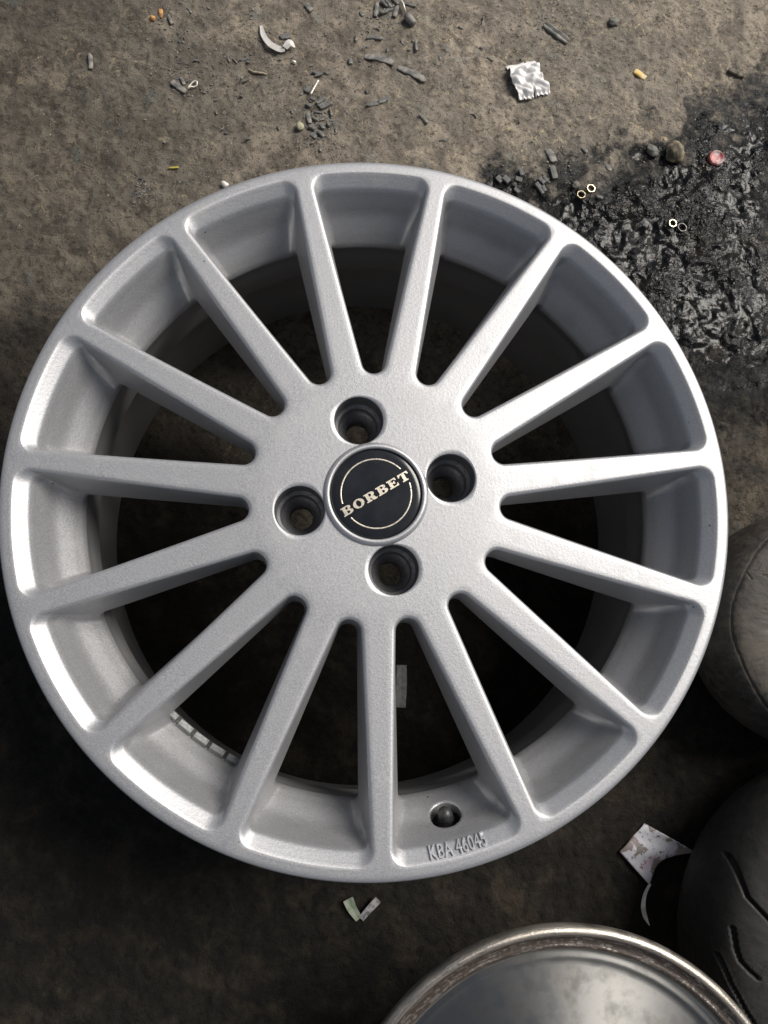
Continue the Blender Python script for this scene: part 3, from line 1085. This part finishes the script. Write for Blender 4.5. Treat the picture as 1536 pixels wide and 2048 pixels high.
def ribbon(name, pts, widths, mat, lift=None, th=0.0003, curl=0.0, n=6):
    """flat strip following points on the ground; widths in metres"""
    C = [Vector(p) for p in pts]
    P = [C[0] * 2 - C[1]] + C + [C[-1] * 2 - C[-2]]
    W = list(widths)
    path = []
    for i in range(1, len(P) - 2):
        a, b, c, d = P[i - 1], P[i], P[i + 1], P[i + 2]
        for k in range(n):
            t = k / n
            q = 0.5 * ((2 * b) + (c - a) * t + (2 * a - 5 * b + 4 * c - d) * t * t + (3 * b - a - 3 * c + d) * t ** 3)
            path.append((q, W[i - 1] + (W[i] - W[i - 1]) * t))
    path.append((C[-1], W[-1]))
    vs, fs = [], []
    for i, (q, wd) in enumerate(path):
        nx_ = path[min(i + 1, len(path) - 1)][0] - path[max(i - 1, 0)][0]
        sd_ = Vector((-nx_.y, nx_.x, 0)).normalized()
        for s in (-1, 0, 1):
            z = q.z + (curl if s else 0.0)
            vs.append(Vector((q.x, q.y, z)) + sd_ * wd * 0.5 * s)
        for s in (1, 0, -1):
            z = q.z + (curl if s else 0.0) - th
            vs.append(Vector((q.x, q.y, z)) + sd_ * wd * 0.5 * s)
    for i in range(len(path) - 1):
        for k in range(6):
            l = (k + 1) % 6
            fs.append((i * 6 + k, i * 6 + l, i * 6 + 6 + l, i * 6 + 6 + k))
    fs.append(tuple(range(5, -1, -1)))
    fs.append(tuple((len(path) - 1) * 6 + k for k in range(6)))
    me = fixnormals(pymesh(name, vs, fs, False))
    org = C[len(C) // 2].copy()
    for v in me.vertices: v.co -= org
    o = link(name, me, mat)
    o.location = org
    return o


def on(u, v, up=0.0005):
    p = at(u, v, 0.0)
    return Vector((p.x, p.y, gh(p.x, p.y) + up))


PXM = 1.0 / 2150.0


def shred(u0, v0, u1, v1, wpx, mat='rub', th=0.0022, bend=0.0, seg=8, chan=0.0, edge=0.7):
    """a torn rubber strip between two pixels"""
    a, b = on(u0, v0, 0), on(u1, v1, 0)
    z = max(a.z, b.z, gh((a.x + b.x) / 2, (a.y + b.y) / 2))
    d = (b - a)
    d.z = 0
    L = d.length
    d.normalize()
    s = Vector((-d.y, d.x, 0))
    org = (a + b) / 2
    org.z = z
    wd = wpx * PXM
    vs, fs = [], []
    for i in range(seg + 1):
        t = i / seg
        taper = 1.0 - (0.35 if mat == 'rub' else 0.08) * abs(2 * t - 1) ** 6 * random.uniform(0.2, 1.5)
        off = bend * math.sin(math.pi * t) * L + random.uniform(-0.05, 0.05) * wd
        c = d * (t - 0.5) * L + s * off
        w1, w2 = wd * taper * random.uniform(0.92, 1.06) / 2, wd * taper * random.uniform(0.92, 1.06) / 2
        h = th * random.uniform(0.92, 1.06) * 0.62
        e = 0.25
        for (x, y) in ((-w1, -0.0004), (-w1, h * (1 - e) + chan), (-w1 * edge, h + chan), (0, h + th * 0.12 * random.random() - chan * 0.3), (w2 * edge, h + chan), (w2, h * (1 - e) + chan), (w2, -0.0004)):
            vs.append(c + s * x + Vector((0, 0, y)))
    m = 7
    for i in range(seg):
        for k in range(m):
            l = (k + 1) % m
            fs.append((i * m + k, i * m + l, i * m + m + l, i * m + m + k))
    fs.append(tuple(range(m - 1, -1, -1)))
    fs.append(tuple(seg * m + k for k in range(m)))
    me = fixnormals(pymesh('rubber_shred', vs, fs, False))
    o = link('rubber_shred', me, M[mat])
    o.location = org
    return o


def blob(name, u, v, rx, ry, rz, mat, rot=0.0, rough=0.25, sub=3, sink=0.35):
    p = on(u, v, 0)
    bm3 = bmesh.new()
    bmesh.ops.create_icosphere(bm3, subdivisions=sub, radius=1.0)
    k = random.uniform(0, 50)
    for q in bm3.verts:
        n_ = q.co.normalized()
        f = 1 + rough * (float(vnoise(np.array(n_.x * 1.7 + k), np.array(n_.y * 1.7 + n_.z * 2.3 + k))) - 0.5) * 2 + rough * 0.4 * (float(vnoise(np.array(n_.x * 5 + k), np.array(n_.y * 5 - n_.z * 4 + k))) - 0.5)
        q.co = Vector((n_.x * rx * f, n_.y * ry * f, n_.z * rz * f))
    me = bpy.data.meshes.new(name)
    bm3.to_mesh(me)
    bm3.free()
    me.shade_smooth()
    o = link(name, me, mat)
    o.location = (p.x, p.y, p.z + rz * (1 - sink))
    o.rotation_euler.z = rot
    return o


# candy wrapper
def wrapper():
    cs = [on(1012, 131), on(1070, 117), on(1099, 189), on(1037, 203)]
    n1, n2 = 36, 40
    vs, fs = [], []
    org = sum(cs, Vector()) / 4
    for j in range(n2 + 1):
        t = j / n2
        for i in range(n1 + 1):
            s = i / n1
            p = cs[0].lerp(cs[1], s).lerp(cs[3].lerp(cs[2], s), t)
            h = 0.0014
            h += 0.0030 * abs(math.sin(6.0 * s + 3.1 * t + 2.3 * math.sin(4 * t))) * smooth(min(t, 1 - t), 0.03, 0.2)
            h += 0.0022 * abs(math.sin(11 * t - 7 * s)) * smooth(min(t, 1 - t), 0.03, 0.2)
            h += 0.0025 * float(vnoise(np.array(s * 7), np.array(t * 8)))
            if t < 0.12 or t > 0.90: h = 0.0016 + 0.0007 * math.sin(s * 46 if t > 0.9 else t * 160)
            if t > 0.62 and abs(s - 0.52) < 0.05 * (t - 0.6) / 0.4: h *= 0.3
            p = p + Vector((0.0008 * math.sin(9 * t), 0.0006 * math.sin(12 * s), h))
            if j == n2: p += (cs[3] - cs[0]).normalized() * (0.0008 * ((i % 3) - 1))
            vs.append(p - org)
    for j in range(n2):
        for i in range(n1):
            if j > 30 and 17 <= i <= 18 and j > 31 + (i == 17) * 2: continue
            a = j * (n1 + 1) + i
            fs.append((a, a + 1, a + n1 + 2, a + n1 + 1))
    me = pymesh('candy_wrapper', vs, fs)
    bm3 = bmesh.new()
    bm3.from_mesh(me)
    bmesh.ops.solidify(bm3, geom=bm3.faces[:], thickness=0.00012)
    bm3.to_mesh(me)
    bm3.free()
    o = link('candy_wrapper', me, M['foil'])
    o.location = org
    tag(o, 'crumpled silvery white sweet wrapper on the brown earth', 'wrapper')


wrapper()


def nut(u, v, mat, label, rot, r=0.0047):
    p = on(u, v, 0)
    vs, fs = [], []
    n = 48
    prof_i = 0.0033 / 0.0047 * r
    for i in range(n):
        a = 2 * math.pi * i / n
        k = math.cos(math.pi / 6) / math.cos((a % (math.pi / 3)) - math.pi / 6)
        ro = r * k
        for rr, z in ((prof_i, 0.0), (ro * 0.96, 0.0), (ro, 0.0004), (ro, 0.0026), (min(ro, r * 0.93), 0.0031), (prof_i * 1.12, 0.0031), (prof_i, 0.0026), (prof_i, 0.0013)):
            vs.append((rr * math.cos(a), rr * math.sin(a), z))
    for i in range(n):
        j = (i + 1) % n
        for k in range(8):
            l = (k + 1) % 8
            fs.append((i * 8 + k, j * 8 + k, j * 8 + l, i * 8 + l))
    o = link('hex_nut', fixnormals(pymesh('hex_nut', vs, fs, False)), M[mat])
    o.location = (p.x, p.y, p.z)
    o.rotation_euler = (random.uniform(-0.08, 0.08), random.uniform(-0.08, 0.08), rot)
    tag(o, label, 'nut', 'loose hex nuts by the oil patch')


nut(1164, 387, 'zinc', 'brassy hex nut nearest the silver wheel, touching another nut', 0.3)
nut(1183, 375, 'zinc', 'brassy hex nut of the close pair, the one farther from the wheel', 0.1)
nut(1348, 443, 'zinc', 'brassy hex nut in the black oil beside a dark nut', 0.5, 0.0044)
nut(1366, 453, 'zincdark', 'dark oily nut in the black oil beside a brassy nut', 0.2, 0.0052)

# bottle cap
k = NT('worn_red_cap')
n1 = k.noise(160, 4, 0.6)
k.set(Base_Color=k.mix(k.ramp(n1, 0.46, 0.58), (0.42, 0.10, 0.10), (0.55, 0.42, 0.40)), Roughness=0.4, Normal=k.bump(n1, 0.0004, 0.6))
pc = on(1435, 313, 0)
vs, fs = [], []
n = 84
for i in range(n):
    a = 2 * math.pi * i / n
    cr = 1 + 0.045 * math.cos(21 * a)
    for r, z in ((0.0002, 0.0026), (0.0040, 0.0027), (0.0058, 0.0030), (0.0066, 0.0040), (0.0072 * cr, 0.0042), (0.0081 * cr, 0.0022), (0.0084 * cr, 0.0000), (0.0080 * cr, 0.0000), (0.0070, 0.0020), (0.0002, 0.0020)):
        vs.append((r * math.cos(a), r * math.sin(a), z))
for i in range(n):
    j = (i + 1) % n
    for q in range(9):
        fs.append((i * 10 + q, j * 10 + q, j * 10 + q + 1, i * 10 + q + 1))
o = link('bottle_cap', fixnormals(pymesh('bottle_cap', vs, fs)), k.m)
o.location = pc
o.rotation_euler = (0.06, -0.05, 0)
tag(o, 'worn red and white bottle cap pressed into black oily ground', 'bottle cap')

# stone in the oil
k = NT('mossy_stone')
n1, n2 = k.noise(90, 5, 0.65), k.noise(400, 4)
k.set(Base_Color=k.mix(k.ramp(n1, 0.4, 0.62), (0.075, 0.065, 0.045), (0.27, 0.22, 0.14)), Roughness=0.75, Normal=k.bump(n2, 0.0008, 0.7))
tag(blob('stone', 1349, 306, 0.0092, 0.0108, 0.0080, k.m, 0.4, 0.16, 4), 'round brown stone at the edge of the oil, near the red bottle cap', 'stone')
k = NT('pale_pebble')
n1 = k.noise(200, 4)
k.set(Base_Color=k.mix(n1, (0.40, 0.38, 0.24), (0.28, 0.26, 0.18)), Roughness=0.8, Normal=k.bump(n1, 0.0005))
tag(blob('pebble', 600, 252, 0.0036, 0.0042, 0.0028, k.m), 'small yellowish pebble above the wheel, left of the rubber pile', 'pebble')
tag(blob('pebble', 588, 120, 0.0023, 0.0017, 0.0016, M['wire']), 'tiny white pebble below the curved plastic strip', 'pebble')
tag(blob('pebble', 449, 368, 0.0036, 0.0032, 0.0030, M['film']), 'small pale pebble right at the upper left edge of the wheel', 'pebble')
tag(blob('pebble', 305, 36, 0.0030, 0.0026, 0.0020, M['orange']), 'small orange pebble beside the dry leaf', 'pebble')
k = NT('grey_flake')
n1 = k.noise(200, 4)
k.set(Base_Color=k.mix(n1, (0.17, 0.165, 0.14), (0.10, 0.098, 0.085)), Roughness=0.7, Normal=k.bump(n1, 0.0005))
tag(blob('pebble', 1306, 300, 0.0050, 0.0068, 0.0030, k.m, 0.5, 0.35), 'flat grey stone chip just left of the round brown stone', 'pebble')
tag(blob('pebble', 1152, 367, 0.0036, 0.0034, 0.0022, k.m, 0.5, 0.35), 'small olive grey pebble touching the upper left of the nut pair', 'pebble')
tag(blob('pebble', 1230, 40, 0.0056, 0.0050, 0.0022, k.m, 0.2, 0.25), 'flat square grey stone near the top edge, right of the rubber channel', 'pebble')

# named pieces of litter
o = shred(1272, 137, 1293, 153, 13, 'yellow', 0.0030)
o.name = 'yellow_stub'
tag(o, 'short yellow stub of plastic lying right of the wrapper', 'plastic stub')
o = shred(1459, 138, 1489, 151, 14, 'dark_stub', 0.0050)
o.name = 'bark_stub'
tag(o, 'dark brown stub at the top right edge of the oil patch', 'stub')
o = shred(1091, 44, 1138, 80, 17, 'rub', 0.0030, 0.0, 10, 0.0012)
o.name = 'rubber_channel'
tag(o, 'grey channel-shaped rubber strip above the sweet wrapper', 'rubber strip')
named = [((730, 110, 788, 124, 13), 'grey straight rubber strip, left of the pair above the wheel'),
         ((797, 132, 852, 159, 14), 'grey leaf-shaped rubber strip with a pointed tail'),
         ((734, 71, 765, 73, 8), 'short rubber strip lying level below the top pile'),
         ((832, 78, 834, 98, 6), 'small upright rubber sliver right of the level strip'),
         ((734, 211, 757, 208, 9), 'bent rubber piece, left of two touching pieces'),
         ((756, 206, 777, 198, 9), 'light grey rubber piece, right of two touching pieces'),
         ((612, 2, 624, 17, 11), 'dark rubber block at the very top edge'),
         ((178, 105, 180, 136, 9), 'upright grey rubber strip alone at the upper left'),
         ((560, 68, 581, 66, 12), 'dark rubber block resting inside the curve of the plastic strip'),
         ((1098, 295, 1111, 320, 15), 'long flat rubber flake above the block group by the wheel'),
         ((1164, 294, 1175, 303, 8), 'small grey rubber block between the wrapper and the nuts'),
         ((1214, 327, 1224, 338, 9), 'small grey rubber block up and right of the nut pair'),
         ((838, 228, 856, 245, 7), 'dark crumbly rubber piece right above the wheel rim'),
         ((343, 162, 372, 183, 12), 'dark curled rubber flap under the wire loop'),
         ((360, 153, 369, 168, 7), 'light grey rubber sliver touching the wire loop'),
         ((336, 28, 344, 46, 7), 'thin dark rubber sliver beside the dry leaf'),
         ((700, 113, 702, 124, 8), 'short rubber stub left of the long grey strip'),
         ((1055, 105, 1058, 118, 4), 'tiny dark sliver on the top fold of the wrapper')]
for (a, b, c, d, wd), lb in named[:-1]:
    tag(shred(a, b, c, d, wd, 'rub', random.uniform(0.0018, 0.003), random.uniform(-0.08, 0.08)), lb, 'rubber strip')
# the loose pile at the top edge
for a, b, c, d, wd in ((755, 2, 750, 29, 9), (760, 22, 786, 14, 8), (762, -2, 778, 10, 9), (797, 8, 789, 30, 10), (770, -4, 784, 14, 6), (806, 3, 832, 9, 5), (785, -6, 800, 6, 9), (720, 17, 729, 25, 9)):
    tag(shred(a, b, c, d, wd, 'rub', random.uniform(0.002, 0.004), random.uniform(-0.05, 0.05)), 'grey rubber sliver in the loose pile at the top edge', 'rubber strip', 'rubber slivers piled at the top edge')
# the dense pile above the wheel
pile = [(633, 207, 650, 196, 7), (636, 212, 656, 203, 7), (640, 217, 661, 208, 7), (643, 214, 655, 211, 8), (615, 222, 620, 244, 10), (608, 178, 622, 183, 9), (612, 172, 618, 182, 7), (630, 222, 645, 224, 5), (660, 216, 664, 232, 4),
        (618, 250, 630, 256, 8), (640, 248, 650, 256, 7), (654, 246, 660, 253, 6), (622, 268, 633, 274, 9), (636, 262, 648, 274, 8), (625, 140, 642, 145, 6), (630, 150, 645, 146, 5), (648, 142, 658, 146, 5), (621, 196, 631, 200, 6),
        (613, 206, 622, 211, 6), (624, 232, 636, 238, 6)]
for a, b, c, d, wd in pile:
    tag(shred(a, b, c, d, wd, 'rub', random.uniform(0.002, 0.0035), random.uniform(-0.06, 0.06), 5), 'dark rubber sliver in the dense pile just above the wheel', 'rubber strip', 'rubber slivers piled above the wheel')
# square blocks beside the rim
blocks = [(1040, 343, 1048, 341, 16), (1033, 352, 1046, 356, 11), (1088, 350, 1096, 360, 7), (1080, 354, 1090, 364, 9), (1074, 362, 1083, 372, 10), (1080, 372, 1088, 384, 7), (1087, 368, 1093, 379, 8), (996, 348, 1006, 358, 13), (1009, 350, 1020, 360, 13), (1031, 372, 1040, 380, 8), (1106, 330, 1112, 355, 13), (1196, 388, 1208, 392, 7)]
for a, b, c, d, wd in blocks:
    tag(shred(a, b, c, d, wd, 'rubdark', random.uniform(0.002, 0.0035), 0, 3, 0.0, 0.92), 'square dark rubber block beside the upper right edge of the wheel', 'rubber block', 'rubber blocks at the upper right of the wheel')
# scattered single slivers
for i in range(46):
    while True:
        u, v = random.uniform(330, 1000), random.uniform(10, 320)
        if abs(u - 1055) > 70 and (u < 430 or v < 330 - 0.0004 * (u - 740) ** 2 + 0): break
    L = random.uniform(6, 15)
    a = random.uniform(0, 6.28)
    tag(shred(u, v, u + L * math.cos(a), v + L * math.sin(a), random.uniform(2.5, 5), 'rub', random.uniform(0.0012, 0.002), random.uniform(-0.2, 0.2), 4),
        'tiny loose rubber sliver scattered on the earth above the wheel', 'rubber strip', 'loose slivers scattered above the wheel')

# curved plastic strip
o = ribbon('plastic_strip', [on(522, 47, 0.0015), on(527, 70, 0.0025), on(541, 88, 0.003), on(560, 97, 0.003), on(570, 98, 0.004)], [0.0030, 0.0052, 0.0062, 0.0066, 0.0060], M['film'], curl=0.0003)
tag(o, 'curved whitish plastic strip folded at its end, upper left', 'plastic strip')
fold = ribbon('fold', [on(570, 97, 0.005), on(580, 88, 0.006), on(590, 92, 0.003)], [0.0058, 0.0082, 0.0012], M['film'])
fold.parent = o
fold.location = fold.location - o.location


def tube(name, pts, rad, mat, n=8, ridges=0.0):
    vs, fs = [], []
    P = [Vector(p) for p in pts]
    for i, p in enumerate(P):
        t = (P[min(i + 1, len(P) - 1)] - P[max(i - 1, 0)]).normalized()
        s = t.cross(Vector((0, 0, 1))).normalized()
        u_ = s.cross(t)
        r = rad[i] if isinstance(rad, (list, tuple)) else rad
        r *= 1 + ridges * (i % 2)
        for k in range(n):
            a = 2 * math.pi * k / n
            vs.append(p + s * r * math.cos(a) + u_ * r * math.sin(a))
    for i in range(len(P) - 1):
        for k in range(n):
            l = (k + 1) % n
            fs.append((i * n + k, i * n + l, i * n + n + l, i * n + n + k))
    fs.append(tuple(range(n)))
    fs.append(tuple((len(P) - 1) * n + k for k in range(n)))
    org = P[0].copy()
    me = fixnormals(pymesh(name, [v - org for v in vs], fs))
    o = link(name, me, mat)
    o.location = org
    return o


o = tube('wire_loop', [on(372, 182, 0.001), on(378, 173, 0.0016), on(385, 166, 0.002), on(391, 163, 0.002), on(395, 166, 0.002), on(394, 171, 0.002), on(388, 174, 0.002), on(382, 174, 0.0022), on(376, 179, 0.0026)], 0.00075, M['wire'])
tag(o, 'small pale wire bent into a loop, upper left', 'wire')
o = tube('twig', [on(497, 134, 0.0012), on(506, 138, 0.0013), on(516, 140, 0.0013), on(526, 142, 0.0012), on(534, 144, 0.0009)], [0.0013, 0.0011, 0.0010, 0.0009, 0.0005], M['wood'])
tag(o, 'short thin pale twig below the plastic strip', 'twig')
pa, pb = on(637, 167, 0.0055), on(621, 192, 0.0045)
o = tube('screw', [pa.lerp(pb, i / 12) for i in range(13)], 0.0010, M['screw'], 8, 0.45)
tag(o, 'bright little screw lying on the dense rubber pile', 'screw')
o = tube('yellow_straw', [on(336, 332, 0.001), on(345, 331, 0.0012), on(356, 332, 0.001)], 0.0009, M['yellow2'])
tag(o, 'tiny yellow straw bit above the left of the wheel', 'straw')
o = blob('dry_leaf', 321, 24, 0.0024, 0.0046, 0.0010, M['orange'], 0.1, 0.3)
tag(o, 'small orange dry leaf near the top edge, left', 'leaf')
stick = tube('corked_stick', [on(797, -8, 0.003), on(806, 10, 0.004), on(811, 24, 0.003)], 0.0010, M['wire'])
tag(stick, 'pale stalk with a grey plug on its end, top edge', 'stalk')
pl = [on(812, 30, 0.0030), on(820, 38, 0.0030), on(828, 47, 0.0030)]
plug = tube('plug', [pl[0].lerp(pl[2], f) for f in (0, 0.04, 0.5, 0.96, 1)], [0.0030, 0.0038, 0.0040, 0.0038, 0.0030], M['rub'], 14)
plug.parent = stick
plug.location = plug.location - stick.location

# torn label with its tail, lower right
k = NT('dirty_label')
n1, n2, n3 = k.noise(70, 5, 0.65, 0.5), k.noise(45, 3), k.noise(260, 5, 0.7)
c = k.mix(k.ramp(n2, 0.50, 0.62), (0.50, 0.50, 0.54), (0.50, 0.38, 0.47))
c = k.mix(k.ramp(n1, 0.50, 0.56), c, (0.17, 0.145, 0.13))
c = k.mix(k.ramp(n3, 0.58, 0.64), c, (0.06, 0.05, 0.045))
k.set(Base_Color=c, Roughness=0.55, Normal=k.bump(n1, 0.0004, 0.5))
M['label'] = k.m
cs = [on(1240, 1704, 0.0012), on(1292, 1648, 0.001), on(1388, 1702, 0.0055), on(1300, 1771, 0.0022)]
org = sum(cs, Vector()) / 4
vs, fs = [], []
N = 26
for j in range(N + 1):
    t = j / N
    for i in range(N + 1):
        s = i / N
        p = cs[0].lerp(cs[1], s).lerp(cs[3].lerp(cs[2], s), t)
        pull = math.sin(math.pi * s) * t ** 2
        p = p + Vector((-0.0085, 0.0080, 0)) * pull * 0.9
        p.z += 0.0012 * math.sin(3 * s + 4 * t) + 0.0008 * math.sin(9 * s - 5 * t) + 0.0010
        vs.append(p - org)
for j in range(N):
    for i in range(N):
        a = j * (N + 1) + i
        fs.append((a, a + 1, a + N + 2, a + N + 1))
me = pymesh('torn_label', vs, fs)
b3 = bmesh.new()
b3.from_mesh(me)
bmesh.ops.recalc_face_normals(b3, faces=b3.faces)
bmesh.ops.solidify(b3, geom=b3.faces[:], thickness=0.0002)
b3.to_mesh(me)
b3.free()
lab = link('torn_label', me, M['label'])
lab.location = org
tag(lab, 'dirty white square label with a curled edge and thin tail, lower right', 'label')
tail = ribbon('tail', [on(1301, 1768, 0.003), on(1292, 1790, 0.002), on(1288, 1815, 0.002), on(1292, 1835, 0.0025), on(1300, 1852, 0.002)], [0.0022, 0.0030, 0.0040, 0.0038, 0.0006], plain('white_tail', (0.74, 0.73, 0.70), 0.5, (0.5, 0.48, 0.45), 90), curl=0.0002)
tail.parent = lab
tail.location = tail.location - lab.location
# folded tape below the wheel
k = NT('green_tape')
n1 = k.noise(120, 4)
k.set(Base_Color=k.mix(k.ramp(n1, 0.4, 0.6), (0.15, 0.20, 0.13), (0.26, 0.28, 0.22)), Roughness=0.5, Normal=k.bump(n1, 0.0003))
tape = ribbon('folded_tape', [on(696, 1797, 0.003), on(704, 1815, 0.004), on(718, 1837, 0.002)], [0.0090, 0.0080, 0.0060], k.m, curl=0.0006)
tag(tape, 'folded V of greenish and grey tape below the wheel', 'tape')
arm = ribbon('tape_arm', [on(722, 1837, 0.002), on(735, 1820, 0.004), on(756, 1797, 0.004)], [0.0048, 0.0058, 0.0062], plain('grey_tape', (0.30, 0.29, 0.30), 0.5, (0.10, 0.09, 0.09), 220), curl=0.0005)
arm.parent = tape
arm.location = arm.location - tape.location
# white scrap seen through the spokes
sc = ribbon('paper_scrap', [on(803, 1330, 0.002), on(803, 1372, 0.002), on(801, 1415, 0.002)], [0.0090, 0.0095, 0.0090], plain('dirty_paper', (0.22, 0.22, 0.22), 0.7), curl=0.0005)
tag(sc, 'pale paper scrap on the ground seen between the lower spokes', 'paper')

# crumbs nobody could count
vs, fs = [], []


def crumb(x, y, s):
    z = gh(x, y)
    b = len(vs)
    a = random.uniform(0, 6.28)
    lx, ly, lz = s * random.uniform(0.5, 1.6), s * random.uniform(0.3, 0.8), s * random.uniform(0.3, 0.7)
    for dx, dy, dz in ((-1, -1, -.3), (1, -1, -.3), (1, 1, -.3), (-1, 1, -.3), (-.8, -.7, 1), (.8, -.8, 1), (.7, .8, 1), (-.9, .7, 1)):
        X, Y = dx * lx * random.uniform(.8, 1.2), dy * ly * random.uniform(.8, 1.2)
        vs.append((x + X * math.cos(a) - Y * math.sin(a), y + X * math.sin(a) + Y * math.cos(a), z + dz * lz))
    for q in ((0, 3, 2, 1), (4, 5, 6, 7), (0, 1, 5, 4), (1, 2, 6, 5), (2, 3, 7, 6), (3, 0, 4, 7)):
        fs.append(tuple(b + i for i in q))


def scatter(n, spots, s0, s1):
    for i in range(n):
        u, v, su, sv = random.choice(spots)
        p = at(random.gauss(u, su), random.gauss(v, sv))
        if -0.5 < p.x < 0.6 and -0.55 < p.y < 0.75:
            crumb(p.x, p.y, random.uniform(s0, s1))


scatter(900, [(636, 215, 28, 50), (636, 250, 22, 25), (345, 70, 30, 45), (380, 150, 40, 30), (470, 120, 80, 60), (560, 140, 90, 70), (780, 20, 50, 25), (1100, 320, 60, 40), (285, 375, 18, 18), (760, 160, 150, 80), (1080, 50, 40, 40)], 0.0004, 0.0012)
cr = link('rubber_crumbs', pymesh('rubber_crumbs', vs, fs, False), M['rub'])
tag(cr, 'fine black rubber crumbs strewn over the earth', 'crumbs', kind='stuff')
vs, fs = [], []
scatter(1500, [(768, 150, 500, 160), (1250, 250, 180, 160), (1300, 60, 160, 60), (300, 250, 220, 160), (1100, 120, 200, 80)], 0.0003, 0.0008)
gr = link('pale_grit', pymesh('pale_grit', vs, fs, False), plain('grit', (0.36, 0.31, 0.23), 0.7, (0.16, 0.14, 0.11), 90))
tag(gr, 'fine pale grit scattered over the ground', 'grit', kind='stuff')
